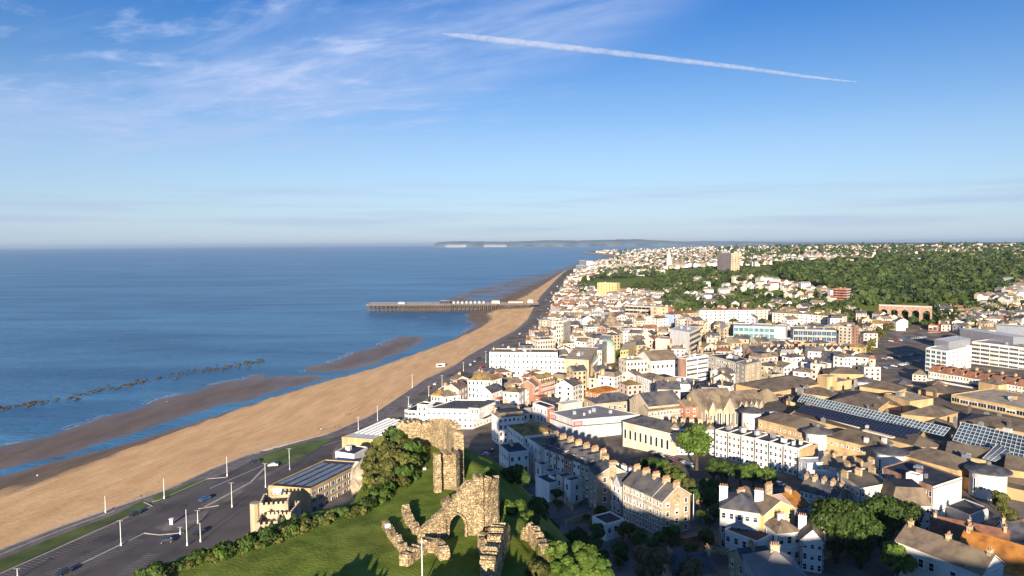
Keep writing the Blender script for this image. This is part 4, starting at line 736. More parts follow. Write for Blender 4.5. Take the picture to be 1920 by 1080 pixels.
bld('yellow_block', 'yellow brick pavilion with small gable beside the mall courtyard', 'building', (1683,721), (1712,722), ze=15, dep=9, wall='yellow', roof='hip', rm='slate', rh=2.5, fl=2, bays=3, sb=0)

terrace('town_house', '%s brown roofed cottage from the left behind the low shaded white house', 'house', (1538,868), (1592,882), 3, ze=18.5, dep=8, walls=('tan','cream'), group='brown roofed cottages', roof='g', rm='brownroof', rh=2.6, fl=2, bays=3, sb=2, ch=2, chp=4)
terrace('town_house', '%s brown roofed house from the left before the brick block', 'house', (1602,892), (1650,885), 2, ze=20, dep=7, walls=('tan','pink'), group='brown roofed pair', roof='g', rm='brownroof', rh=2.4, fl=2, bays=3, sb=2, ch=2, chp=5)
TA, TB = P(1016.5,839,22.5), P(1105,876,22.5); td, tn, tl = edge_n(TA, TB)
for i in range(5):
    c0 = Vector(TA[:2])+td*(tl*(i+.6)/5.6)+tn*.2; wdt_ = random.uniform(2.6, 3.8); dp = random.uniform(3.5, 6); a_ = c0-td*wdt_/2+tn*dp; b_ = c0+td*wdt_/2+tn*dp
    bld('back_extension', '%s rendered back extension from the left under the mansard terrace' % ['first','second','third','fourth','fifth'][i], 'extension', a_, b_, ze=random.uniform(15.5, 18.5), dep=dp, wall=['white','grey','white','cream','white'][i], roof='flat', rm='slate', rh=0, fl=2, bays=1, sb=1, world=True, group='back extensions')
# ---------------------------------------------------------------- helpers for traced shapes
def ghit(px, py, lo=40, hi=9000):
    v = ray(px, py); t = lo
    ts = np.geomspace(lo, hi, 500); xs = v.x*ts; ys_ = v.y*ts; zs = CAMZ+v.z*ts; g = hz(xs, ys_, False); k = np.argmax(zs < g)
    return Vector((xs[k], ys_[k], g[k]))
def blk(o, A, B, C=None, D=None, ze=20, zb=None, dep=10, wall='yellow', roof='hip', rm='mallroof', rh=3, fl=0, bays=0, win='sash', ww=None, wh=None, near=True):
    A, B = [Vector(P(*p, ze)[:2]) for p in (A, B)]; d_, n_, L_ = edge_n(A, B)
    C = Vector(P(*C, ze)[:2]) if C else (B-n_*dep if D is None else None); D = Vector(P(*D, ze)[:2]) if D else A+C-B
    if C is None: C = B+D-A
    poly = [tuple(A), tuple(B), tuple(C), tuple(D)]; zb = zb if zb is not None else min(H(*p) for p in poly)-1; wb = MB(); b0 = tuple(o.location)
    for i in range(4): p, q = poly[i], poly[(i+1) % 4]; wb.face([(*p, zb), (*q, zb), (*q, ze), (*p, ze)], wall)
    if fl: wall_windows(o, wb, b0, poly[0], poly[1], max(zb, H(*A)), ze-.3, fl, bays, win, near, ww, wh, 'whitepaint', 0, False, [100])
    roof_on(o, b0, poly, ze, roof, rm, rh, wall, wb, .5); wb.build('wall', o, loc=b0); reg(poly); return poly
def patch(o, name, q, nu, nv, base, line, lw=.12, lift=.12):
    q = [P(*p) for p in q]; mb = MB(); mb.face(q, base); b0 = tuple(o.location) if o else None
    f = lambda u, v: (q[0]*(1-u)+q[1]*u)*(1-v)+(q[3]*(1-u)+q[2]*u)*v+Vector((0, 0, lift))
    for i in range(nu+1): mb.tube(f(i/nu, 0), f(i/nu, 1), lw, line, 4)
    for j in range(nv+1): mb.tube(f(0, j/nv), f(1, j/nv), lw, line, 4)
    return mb.build(name, o, loc=b0)
def strip(name, left, right, z, mt, n=1, off=.0, kind='structure', seg=4):
    """sheet between two polylines of world points, draped when z is None"""
    mb = MB(); vs = []; m_ = len(left)
    def rs(pl, t): s = t*(len(pl)-1); i = min(int(s), len(pl)-2); return lerp(pl[i], pl[i+1], s-i)
    N_ = (m_-1)*seg
    for i in range(N_+1):
        a = rs(left, i/N_); b = rs(right, i/N_)
        for j in range(n+1):
            p = lerp(a, b, j/n); vs.append((p[0], p[1], (H(*p)+off) if z is None else z))
    fs = [(i*(n+1)+j, i*(n+1)+j+1, (i+1)*(n+1)+j+1, (i+1)*(n+1)+j) for i in range(N_) for j in range(n)]
    mb.idx(vs, fs, mt); o = mb.build(name); me = o.data
    if me.polygons[0].normal.z < 0: me.flip_normals()
    tag(o, kind=kind); return o
def flatpoly(name, px, z, mt, kind='structure', world=False):
    pts = [tuple(P(x, y, z)) for x, y in px] if not world else [(x, y, z) for x, y in px]
    me = bpy.data.meshes.new(name); me.from_pydata(pts, [], [tuple(range(len(pts)))]); me.materials.append(M(mt)); me.update()
    if me.polygons[0].normal.z < 0: me.flip_normals()
    o = bpy.data.objects.new(name, me); COL.objects.link(o); tag(o, kind=kind); return o
# ---------------------------------------------------------------- shopping centre
t0 = P(1409, 767, 20.5)
mall = empty('shopping_centre', (150, 290, 10), label='sprawling yellow brick shopping centre with brown roofs, white drum turrets and glass atria', cat='shopping centre')
reg([tuple(P(*p, 17)[:2]) for p in [(1400,772),(1850,905),(1960,925),(1990,760),(1600,700),(1440,740)]], lm='the shopping centre')
MALLPX = [(1398,775),(1440,738),(1560,690),(1640,700),(1960,760),(1990,925),(1850,905),(1640,850)]
mb = MB(); bp_ = [tuple(P(x, y, 17)[:2]) for x, y in [(1412,786),(1640,850),(1850,905),(1990,935),(2010,775),(1790,738),(1640,712),(1450,741)]]; mb.prism(bp_, 8, 17, 'yellow', roofmat='mallroof'); mb.build('base_roof', mall, loc=tuple(mall.location))
blk(mall, (1422,785), (1515,808), dep=13, ze=20, rh=3.5, roof='hip', fl=2, bays=10, ww=.9, wh=.9)
blk(mall, (1546,817), (1646,841), dep=13, ze=20, rh=3.5, roof='hip', fl=2, bays=10, ww=.9, wh=.9)
blk(mall, (1688,852), (1795,881), dep=13, ze=20, rh=3.5, roof='hip', fl=2, bays=10, ww=.9, wh=.9)
blk(mall, (1872,899), (1990,925), dep=14, ze=17, rh=3.5, roof='hip', fl=2, bays=6, ww=1.0, wh=1.0)
blk(mall, (1886,878), (1990,895), dep=14, ze=21, rh=3, roof='g')
blk(mall, (1480,776), (1712,836), C=(1735,806), ze=21, zb=16, rh=0, roof='flat')
blk(mall, (1690,776), (1758,783), C=(1796,773), ze=22.5, zb=16, rh=3.5)
blk(mall, (1556,752), (1640,769), C=(1670,748), ze=21, zb=16, rh=4)
blk(mall, (1658,738), (1706,752), C=(1750,747), ze=23, zb=16, rh=2, roof='flat', rm='tanroof')
blk(mall, (1452,735), (1551,717), dep=26, ze=19.5, rh=3.5, fl=2, bays=14, ww=.9, wh=.9)
blk(mall, (1551,707), (1570,705), dep=7, ze=24.5, roof='flat', rm='tanroof', rh=0)
blk(mall, (1570,716), (1597,712), dep=14, ze=22, roof='flat', rm='greyroof', rh=4, fl=1, bays=4, ww=1, wh=1)
blk(mall, (1556,700), (1622,702), dep=16, ze=20, rh=3, rm='mallroof')
blk(mall, (1425,748), (1470,741), dep=14, ze=17.5, rh=2.5)
blk(mall, (1784,739), (1985,779), dep=34, ze=21.5, roof='flat', rm='tanroof', rh=3, fl=2, bays=11, win='ribbon', ww=4, wh=2)
blk(mall, (1712,838), (1768,838), dep=14, ze=20.5, rh=3, roof='hip')
blk(mall, (1775,850), (1850,862), dep=12, ze=20.5, rh=3, roof='g')
blk(mall, (1800,790), (1990,822), dep=20, ze=20, zb=16, rh=3)
for a_, b_, d__ in (((1470,750),(1535,760),12), ((1612,724),(1680,734),15), ((1722,731),(1785,740),14), ((1500,736),(1556,744),12), ((1640,752),(1690,762),12), ((1730,800),(1790,806),12)): blk(mall, a_, b_, dep=d__, ze=19.3, zb=15.5, rh=3.2)
patch(mall, 'solar_array', [(1494,771,21.6),(1708,825,21.6),(1728,806,23.5),(1508,759,23.5)], 34, 5, 'solar', 'darkmetal', .06)
patch(mall, 'glass_roof', [(1495,753,21.5),(1769,818,21.5),(1782,803,24.5),(1505,740,24.5)], 46, 3, 'glassblue', 'grey', .11)
patch(mall, 'glass_roof', [(1786,826,21.5),(2010,884,21.5),(2010,838,26.5),(1803,792,26.5)], 24, 6, 'glassblue', 'grey', .12)
patch(mall, 'glass_roof', [(1842,860,21.5),(1866,866,21.5),(1894,848,24),(1871,832,24.5)], 3, 12, 'glassblue', 'grey', .11)
patch(mall, 'glass_roof', [(1866,866,21.5),(1880,862,19.5),(1905,850,21),(1894,848,24)], 3, 10, 'glassblue', 'grey', .11)
for (a, b) in (((1446,772),(1498,785)), ((1545,782),(1612,801)), ((1620,806),(1675,820))):
    pa, pb = P(*a, 21), P(*b, 21); mb = MB(); d_, n_, L_ = edge_n(pa, pb); c = (pa+pb)/2; mb.box((c.x, c.y, 20), (L_, 2.2, 2.4), 'cream', math.atan2(d_.y, d_.x)); mb.build('clerestory', mall, loc=tuple(mall.location))
def turret(px, py, ze, r, zb=9):
    c = P(px, py, ze); dd = Vector((c.x, c.y)).normalized(); c = Vector((c.x, c.y))+dd*0; mb = MB(); mb.cyl((c.x, c.y, zb), r, ze-zb, 'white', 28); t = mb.build('turret', mall, smooth=False, loc=tuple(mall.location))
    rb = MB(); rb.cyl((c.x, c.y, ze), r+1.5, .35, 'greypipe', 28); rb.cyl((c.x, c.y, ze+.35), r+1.4, 1.9, 'slate', 28, .9); rb.cyl((c.x, c.y, ze+2.2), .9, 1.0, 'greypipe', 10, .6); x = rb.build('turret_roof', t, loc=tuple(mall.location))
    base_a = math.atan2(-c.y, -c.x)
    for k, da in enumerate((-.75, -.35, .05, .45)):
        a = base_a+da; inst(winmesh(.8, .9 if k else 5.5, 'sash'), 'window', t, (c.x+(r+.02)*math.cos(a)-mall.location.x, c.y+(r+.02)*math.sin(a)-mall.location.y, (ze-5)-mall.location.z), a+math.pi/2)
g_ = random.Random(9)
for k in range(70):
    x, y = g_.uniform(1450, 1910), g_.uniform(715, 880)
    if not inpoly(np.array([x]), np.array([y]), [(1440,745),(1560,705),(1640,712),(1910,770),(1915,880),(1640,840)])[0]: continue
    p = P(x, y, 20.5); q = g_.uniform(.6, 1.8); mb = MB(); mb.box((0, 0, 0), (q, q*g_.uniform(.6, 1.6), 4.5), g_.choice(['greypipe', 'grey', 'metal', 'mallroof']), g_.choice([.57, 2.1])); mb.cyl((0, 0, 2.2), .3, .5, 'greypipe', 8); o_ = mb.build('roof_vent', mall); o_.location = p-mall.location
turret(1409, 771, 20.5, 4.4); turret(1533, 809, 20.8, 4.7); turret(1670, 847, 21, 4.9); turret(1853, 882, 21.5, 5.4); turret(1622, 714, 21, 4.6)
# ---------------------------------------------------------------- seafront: promenade, road, car park
YS = [150, 200, 230, 262, 300, 340, 380, 430, 480, 540, 600, 680, 760, 860, 980, 1100, 1250, 1450, 1700, 2000, 2350]
wd = lambda y: float(np.interp(y, [150, 262, 300, 1100, 2400], [7, 7, 9, 10, 16]))
cl = [(float(coastX(y))-.8, y) for y in YS]
sl_ = strip('promenade', cl, [(x+wd(y)+.8, y) for x, y in cl], 5.10, 'pave', 2)
mb = MB(); N_ = 200
for i in range(N_):
    ya = 150+(2350-150)*(i/N_)**1.6; yb = 150+(2350-150)*((i+1)/N_)**1.6; xa = float(coastX(ya))-.8; xb = float(coastX(yb))-.8
    mb.face([(xb, yb, 3.2), (xa, ya, 3.2), (xa, ya, 5.35), (xb, yb, 5.35)], 'kerb'); mb.face([(xa, ya, 5.35), (xa+.5, ya, 5.35), (xb+.5, yb, 5.35), (xb, yb, 5.35)], 'kerb'); mb.face([(xa+.5, ya, 5.0), (xb+.5, yb, 5.0), (xb+.5, yb, 5.35), (xa+.5, ya, 5.35)], 'kerb')
tag(mb.build('sea_wall'), 'low pale concrete sea wall along the top of the beach', 'sea wall')
YR = [y for y in YS if y >= 262]
strip('road', [(float(coastX(y))+wd(y), y) for y in YR], [(float(coastX(y))+wd(y)+17, y) for y in YR], 5.06, 'asphalt', 3)
for f in (8.5,): strip('road_marking', [(float(coastX(y))+wd(y)+f-.12, y) for y in YR], [(float(coastX(y))+wd(y)+f+.12, y) for y in YR], 5.10, 'whitepaint', 1)
flatpoly('road', [(-60,1130),(270,1130),(420,1010),(500,905),(560,868),(640,822),(648,835),(600,866),(520,915),(497,960),(470,1000),(430,1130),(600,1200),(-60,1300)], 5.045, 'asphalt') if False else None
flatpoly('road', [(200,1110),(300,1035),(360,990),(405,955),(500,893),(560,862),(625,822),(668,806),(640,850),(560,905),(520,915),(480,960),(470,1005),(400,1110)], 5.075, 'asphalt')
flatpoly('car_park', [(-140,1135),(0,1076),(286,949),(389,899),(470,868),(488,867),(497,876),(470,905),(380,955),(345,1002),(300,1040),(200,1110)], 5.09, 'asphalt')
flatpoly('grass_verge', [(-160,1110),(0,1050),(120,1000),(215,966),(268,938),(283,946),(0,1072),(-140,1130)], 5.16, 'grass')
flatpoly('grass_verge', [(286,930),(330,916),(382,897),(386,901),(290,943)], 5.16, 'grass')
flatpoly('grass_verge', [(478,862),(500,850),(560,832),(612,822),(622,824),(590,845),(540,868),(500,872)], 5.18, 'grass')
def kerbline(pts, z=5.1, w=.35, h=.16, name='kerb', mt='kerb'):
    mb = MB()
    for a, b in zip(pts[:-1], pts[1:]):
        a = P(*a, z); b = P(*b, z); d_, n_, L_ = edge_n(a, b); c = (a+b)/2; mb.box((c.x, c.y, z+h/2), (L_+.2, w, h), mt, math.atan2(d_.y, d_.x))
    o = mb.build(name); tag(o, kind='structure')
kerbline([(-140,1137),(0,1076),(286,949),(270,942)]); kerbline([(286,941),(299,938),(389,898),(425,895)]); kerbline([(108,1079),(250,1010),(272,999)], w=.5)
kerbline([(272,1000),(300,1003),(344,999)], w=.5); kerbline([(497,877),(470,905),(380,953)], w=1.1); kerbline([(372,954),(410,948)], w=.5); kerbline([(0,1040),(120,992),(215,958)], w=.3, h=.1)
flatpoly('traffic_island', [(290,990),(330,972),(395,955),(380,975),(345,993),(310,996)], 5.14, 'pave')
mat('parkline', (.30,.29,.27), var=.2, scale=1.5); mb = MB()
def bays_(a, b, n, ln, side):
    a = P(*a, 5.12); b = P(*b, 5.12); d_, n_, L_ = edge_n(a, b)
    for i in range(n+1):
        p = a.lerp(b, i/n); q = Vector((p.x, p.y))+n_*ln*side; c = (Vector((p.x, p.y))+q)/2; mb.box((c.x, c.y, 5.115), (.09, ln, .015), 'parkline', math.atan2(n_.y, n_.x)-math.pi/2)
bays_((-60,1104), (286,950), 46, 4.8, 1); bays_((300,941), (389,901), 16, 4.8, 1); bays_((108,1079), (250,1011), 24, 4.6, 1); bays_((108,1079), (262,1005), 26, 4.6, -1); bays_((212,1100), (300,1040), 17, 4.6, -1); bays_((395,948), (470,906), 16, 4.5, -1)
tag(mb.build('parking_bay_lines'), kind='structure')
YB = [235, 262, 300, 340]
# ---------------------------------------------------------------- buildings by the car park
sb_ = bld('solar_roof_block', 'long yellow brick building with blue solar panels on its roof beneath the castle cliff', 'building', (582,916), (682,866), D=(503,910), ze=13.5, zb=4, wall='yellow', side='yellow', roof='flat', rm='darkfelt', rh=0, fl=3, bays=9, sb=0, ww=2.2, wh=1.6, win='ribbon', near=True, lm='the solar roofed building')
for v0 in (.08, .30, .52, .74):
    f = lambda u, v: tuple((lerp(lerp((582,916), (682,866), u), lerp((503,910), (612,861), u), v)))+(13.35,)
    patch(sb_, 'solar_array', [f(.08, v0), f(.86, v0), f(.86, v0+.15), f(.08, v0+.15)], 26, 2, 'glassblue', 'metal', .04)
pa = bld('white_end_block', 'white end wall block at the left of the solar roofed building', 'building', (503,913), (532,917), ze=12.8, zb=4, dep=6, roof='flat', rm='darkfelt', rh=0, fl=1, bays=0, sb=0)
bld('white_box_building', 'white box building with dark roof and two roof vents beside the seafront road', 'building', (629,846), (664,851.5), C=(689,838), ze=13, zb=5, rm='darkfelt', rh=2, fl=1, bays=0, sb=2, ww=1.4, wh=.9, lm='the white box building')
lr = bld('strip_roof_hall', 'long seafront hall with white ribbed glass roof and orange brick end', 'hall', (641,819), (706,824), C=(790,790), ze=10.5, zb=4, wall='yellow', side='white', roof='flat', rm='paleroof', rh=0, fl=1, bays=0, sb=0, lm='the ribbed roof hall')
for k in range(6):
    f = lambda u, v: tuple((lerp(lerp((641,819), (706,824), v), lerp((725,781), (790,790), v), u)))+(10.4,)
    v0 = .12+k*.14; patch(lr, 'glass_roof', [f(.2, v0), f(.93, v0), f(.93, v0+.08), f(.2, v0+.08)], 20, 1, 'glassblue', 'whitepaint', .15)
def folly():
    o = empty('mock_castle', P(510, 990, 5)); tag(o, 'mock castle with tan stepped crenellated walls at the foot of the grassy hill', 'building'); b0 = tuple(o.location)
    for A, B, ze, dep in (((486,948), (540,944), 15, 9), ((480,985), (520,982), 12.5, 8), ((500,965), (545,965), 13, 10)):
        A, B = P(*A, ze), P(*B, ze); d_, n_, L_ = edge_n(A, B); A, B = Vector(A[:2]), Vector(B[:2]); C, D = B-n_*dep, A-n_*dep; poly = [tuple(p) for p in (A, B, C, D)]; reg(poly)
        w_ = MB(); I = inset(poly, .5)
        for i in range(4):
            j = (i+1) % 4; w_.face([(*poly[i], 2), (*poly[j], 2), (*poly[j], ze), (*poly[i], ze)], 'tan'); w_.face([(*I[j], ze-1), (*I[i], ze-1), (*I[i], ze), (*I[j], ze)], 'tan'); w_.face([(*poly[i], ze), (*poly[j], ze), (*I[j], ze), (*I[i], ze)], 'tan')
            dd, nn, ll = edge_n(poly[i], poly[j]); m_ = int(ll/1.3)
            for k in range(m_):
                c = Vector(poly[i])+dd*(k+.5)*ll/m_-nn*.25; w_.box((c.x, c.y, ze+.4), (.75, .5, .8), 'tan', math.atan2(dd.y, dd.x))
        w_.build('wall', o, loc=b0); r_ = MB(); r_.face([(*p, ze-.95) for p in I], 'brownroof'); r_.build('roof', o, loc=b0)
        aa_ = math.atan2(n_.x, -n_.y)
        for k in range(5): p = lerp(A, B, (k+.5)/5); inst(winmesh(.8, 1.6, 'arch'), 'window', o, (p[0]-b0[0]+n_.x*.02, p[1]-b0[1]+n_.y*.02, ze-3.2-b0[2]), aa_)
    a = P(478, 948, 14); t_ = MB(); t_.cyl((a.x, a.y, 3), 1.6, 12, 'tan', 10); t_.build('corner_tower', o, loc=b0)
folly()
# ---------------------------------------------------------------- castle ruins
def ruin(name, label, pts, zb, th, holes=(), seed=1, jag=.55, step=.36, cat='ruined wall', mt='stone', top_noise=1.0):
    """pts: (x, y, ztop). wall of masonry with a broken top, thickness th and openings (s0, s1, spring, apex)"""
    g = random.Random(seed); cum = [0]
    for a, b in zip(pts[:-1], pts[1:]): cum.append(cum[-1]+math.hypot(b[0]-a[0], b[1]-a[1]))
    L_ = cum[-1]; ns = max(2, int(L_/step)); ds_ = L_/ns; zmax = max(p[2] for p in pts)+1; nh = int((zmax-zb)/step)+1; noise = [g.random() for _ in range(ns+4)]
    def at_(s):
        for i in range(len(cum)-1):
            if s <= cum[i+1]+1e-6: t = (s-cum[i])/(cum[i+1]-cum[i]); a, b = pts[i], pts[i+1]; return (a[0]+(b[0]-a[0])*t, a[1]+(b[1]-a[1])*t, a[2]+(b[2]-a[2])*t)
        return pts[-1]
    def full(i, j):
        if i < 0 or i >= ns or j < 0: return False
        s = (i+.5)*ds_; z = zb+(j+.5)*step
        if z > at_(s)[2]+(noise[i]-.5)*jag*2*top_noise+(noise[i//3]-.5)*jag: return False
        for s0, s1, sp, ap in holes:
            if s0 < s < s1:
                c = (s0+s1)/2; r = (s1-s0)/2; t = abs(s-c)/r
                if z < sp+(ap-sp)*math.sqrt(max(0, 1-t**1.6)): return False
        return True
    tz = [at_(i*ds_)[2]+(noise[i]-.5)*jag*1.5+(noise[i//3]-.5)*jag for i in range(ns+1)]; nrm = []
    for i in range(ns+1):
        a = at_(max(0, i*ds_-ds_)); b = at_(min(L_, i*ds_+ds_)); d_ = Vector((b[0]-a[0], b[1]-a[1])).normalized(); nrm.append(Vector((d_.y, -d_.x)))
    vid = {}; vs = []; fs = []
    def v(i, j, k):
        key = (i, j, k)
        if key not in vid:
            p = at_(i*ds_); n_ = nrm[i]*(th/2*(1 if k else -1)*(1+.15*max(0, 1-j*step/5))); vid[key] = len(vs); q = .07; zz = zb+j*step; zz = tz[i] if (zz > tz[i]-step*.7) else zz
            vs.append((p[0]+n_.x+g.uniform(-q, q), p[1]+n_.y+g.uniform(-q, q), zz+g.uniform(-q, q)))
        return vid[key]
    for i in range(ns):
        for j in range(nh):
            if not full(i, j): continue
            fs.append((v(i, j, 1), v(i+1, j, 1), v(i+1, j+1, 1), v(i, j+1, 1))); fs.append((v(i+1, j, 0), v(i, j, 0), v(i, j+1, 0), v(i+1, j+1, 0)))
            if not full(i, j+1): fs.append((v(i, j+1, 1), v(i+1, j+1, 1), v(i+1, j+1, 0), v(i, j+1, 0)))
            if j and not full(i, j-1): fs.append((v(i, j, 0), v(i+1, j, 0), v(i+1, j, 1), v(i, j, 1)))
            if not full(i-1, j): fs.append((v(i, j, 0), v(i, j, 1), v(i, j+1, 1), v(i, j+1, 0)))
            if not full(i+1, j): fs.append((v(i+1, j, 1), v(i+1, j, 0), v(i+1, j+1, 0), v(i+1, j+1, 1)))
    mb = MB(); mb.idx(vs, fs, mt); o = mb.build(name, loc=(pts[0][0], pts[0][1], zb)); tag(o, label, cat, 'castle ruins'); return o
def wp(px, py, z=58): p = P(px, py, z); return (p.x, p.y)
def ztop(xy, py):   # height at which a point above xy shows at image row py
    lo, hi = 40, 90
    for _ in range(30):
        m_ = (lo+hi)/2
        if proj(xy[0], xy[1], m_)[1] > py: lo = m_
        else: hi = m_
    return lo
def rp(lst, z=58): return [(*wp(x, y, z), ztop(wp(x, y, z), t)) for x, y, t in lst]
ruin('castle_wall', 'tall curving curtain wall ruin of tan stone at the far end of the lawn', [(-24.6,143.5,62.6),(-17,142.3,62.8),(-12.6,136,64.2),(-10.6,127,65.2),(-9.6,119,65.8)], 55.5, 1.7, seed=3)
ruin('castle_wall', 'inner return wall with blocked stonework facing the lawn beside the tall pier', rp([(829,913,838),(859,916,852)]), 56, 1.6, seed=4)
ruin('castle_pier', 'slender tall free standing stone pier on the castle lawn', rp([(815,923,852),(826,921,850)]), 57, 1.0, seed=5, jag=.2, cat='stone pier')
ruin('castle_arch', 'broken chapel wall with a large pointed arch opening', [(-13.2,95.2,59.4),(-11.6,95.5,60.9),(-9.6,96,62.6),(-8.0,96.3,64.6),(-6.6,96.8,65.6),(-5.6,97,66.6),(-4.4,97.2,66.4)], 56, 1.3, holes=((3.95,6.5,59.4,61.5),), seed=6, step=.3, jag=.25, cat='ruined arch')
ao = [x for x in COL.objects if x.name == 'castle_arch'][0]; mb = MB(); av = [(3.95+1.275*(1-math.cos(math.pi*i/14)), 59.4+2.1*math.sqrt(max(0, 1-abs(math.cos(math.pi*i/14))**1.6))) for i in range(15)]; av = [(3.95, 57.6), (3.95, 58.5)]+av+[(6.5, 58.5), (6.5, 57.6)]
for (s0, z0), (s1, z1) in zip(av[:-1], av[1:]):
    for q in (-.72, .0, .72): mb.tube((-13.2+s0*.985, 95.25+s0*.2+q, z0), (-13.2+s1*.985, 95.25+s1*.2+q, z1), .2, 'stone', 5)
mb.build('arch_moulding', ao, loc=tuple(ao.location))
ruin('castle_wall', 'massive jagged stone tower stump joined to the pointed arch', [(-4.6,97.5,66.4),(-3.2,99.5,65.6),(-3.4,103,64)], 55, 2.2, seed=7, cat='tower ruin')
ruin('castle_wall', 'low crumbling foundation wall in the middle of the lawn', rp([(760,962,946),(764,975,960),(777,995,983),(792,1008,1000)]), 57, 1.0, seed=8, jag=.3)
ruin('castle_wall', 'low crumbling wall at the left of the lawn with an information board', rp([(722,987,975),(734,1006,994),(748,1024,1010),(758,1040,1022)]), 57, .9, seed=9, jag=.3)
ruin('castle_wall', 'thick low wall curving around the front of the arch', rp([(757,1062,1040),(776,1048,1026),(800,1032,1012),(822,1034,1014),(834,1050,1032)]), 56.5, 1.3, seed=10, jag=.3)
ruin('castle_tower', 'hollow round gate tower stump right of the arch', rp([(902,1028,1002),(912,1014,995),(930,1014,994),(938,1028,1006),(930,1045,1022),(908,1048,1024),(902,1034,1004)]), 55, 1.0, seed=11, jag=.25, cat='tower ruin')
ruin('castle_wall', 'tall gate wall running out of the bottom of the picture', [(-3.2,80,62.0),(-2.6,85,62.3),(-2.0,90,62.0),(-1.4,94,60.8)], 55, 1.8, seed=12)
ruin('castle_wall', 'isolated wall fragment with brown face at the right of the ruins', [(1.4,96,59.2),(2.6,95,60.0),(3.6,91,60.3),(4.2,87,59.6)], 54, 1.2, seed=13)
ruin('castle_wall', 'small block of masonry beside the green bush on the lawn', rp([(828,948,935),(848,946,934)]), 57, 1.8, seed=14, jag=.3)
ruin('castle_wall', 'unseen cross wall below the lower picture edge, added to cast shade by the arch', [(-13,66,62.5),(-8,67,64.5),(-3,67,63.8),(2,66,62)], 56, 1.5, seed=21)  # out of view; added only to throw shadow on the ground by the arch
ruin('castle_wall', 'short unseen wall outside the lower left picture edge, added to shade the lawn', [(-27,70,61),(-22,71,62.5),(-18,70.5,61)], 56, 1.3, seed=22)  # invented stretch of wall beyond the frame, there only for its shadow on the lawn
p = wp(727, 1001); mb = MB(); mb.box((p[0], p[1], 59.2), (.8, .1, .55), 'whitepaint', .5); mb.tube((p[0]-.4, p[1], 57.5), (p[0]-.4, p[1], 59), .05, 'darkmetal'); mb.tube((p[0]+.4, p[1], 57.5), (p[0]+.4, p[1], 59), .05, 'darkmetal'); tag(mb.build('information_board', loc=(p[0], p[1], 58)), 'white information board on posts at the low lawn wall', 'sign')
p = wp(796, 884); mb = MB(); mb.box((p[0], p[1], 58.5), (.6, .1, .4), 'whitepaint', .3); mb.tube((p[0], p[1], 57.6), (p[0], p[1], 58.4), .05, 'darkmetal'); tag(mb.build('information_board', loc=(p[0], p[1], 58)), 'small white lectern board on the far castle lawn', 'sign')
# ---------------------------------------------------------------- poles
def pole(px, py, top, label, name='lamp_post', z=5.1, r=.14, head=True, cat='lamp post', group='tall lamp posts', zz=None):
    b_ = P(px, py, z) if zz is None else zz; h = ztop2((b_.x, b_.y), top)-b_.z; o = empty(name, b_); tag(o, label, cat, group)
    mb = MB(); mb.tube((0, 0, -.3), (0, 0, h), r, 'whitepaint', 8, r*.55); mb.cyl((0, 0, 0), r*1.8, .9, 'whitepaint', 8); mb.build('pole', o)
    if head: mb = MB(); mb.tube((-.5, 0, h), (.5, 0, h), .05, 'metal', 5); mb.box((-.7, 0, h-.05), (.5, .22, .12), 'metal'); mb.box((.7, 0, h-.05), (.5, .22, .12), 'metal'); mb.build('lamp_head', o)
    return o
def ztop2(xy, py):
    lo, hi = -5, 100
    for _ in range(30):
        m_ = (lo+hi)/2
        if proj(xy[0], xy[1], m_)[1] > py: lo = m_
        else: hi = m_
    return lo
pl = [(33,1085,1066,'white lamp post at the lower left corner of the car park'),(198,961,930,'white mast on the beach edge, leftmost of the beach masts'),(227,1023,976,'white lamp post in the middle of the car park median'),(308,935,897,'white mast on the beach edge behind the small grass verge'),(426,893,856,'white mast beside the end of the car park kerb'),(435,951,905,'white lamp post left of the seafront road crossing'),(351,1023,955,'tall thick white mast beside the dark parked car'),(376,1016,980,'shorter white lamp post just right of the tall thick mast'),(371,981,957,'slim post on the traffic island'),(498,914,869,'white lamp post in front of the solar roofed building'),(543,881,841,'white lamp post with a round sign on the grass triangle'),(672,806,782,'white lamp post at the near end of the ribbed roof hall'),(708,789,761,'white lamp post half way along the ribbed roof hall'),(773,728,700,'white mast at the beach edge above the low lichen roofed house'),(804,743,724,'white lamp post left of the low lichen roofed house'),(829,728,704,'white lamp post behind the low lichen roofed house'),(869,696,679,'white lamp post by the road left of the ochre roofed hotel'),(911,680,659,'white lamp post at the left corner of the grand white hotel'),(766,759,744,'short lamp post by the low seafront building'),(338,1002,988,'slim sign post on the car park island')]
for q in pl: pole(q[0], q[1], q[2], q[3], head=('mast' not in q[3]))
b_ = Vector((*wp(792, 1100), 57)); pole(0, 0, 1008, 'thin white flagpole standing in front of the castle arch', 'flagpole', r=.09, head=False, cat='flagpole', group=None, zz=b_)
b_ = P(1300, 975, 13); pole(0, 0, 926, 'white drainpipe-like pole at the right corner of the tall tan terrace', 'pole', r=.16, head=False, cat='pole', group=None, zz=b_)
# payment kiosk and posts on the car park island
o = empty('pay_kiosk', P(322, 983, 5.1)); tag(o, 'small white pay kiosk on the car park traffic island', 'kiosk'); mb = MB(); mb.box((0, 0, .9), (1.0, .8, 1.8), 'whitepaint'); mb.build('cabinet', o); mb = MB(); mb.box((0, 0, 1.95), (1.4, 1.2, .2), 'whitepaint'); mb.build('roof', o)
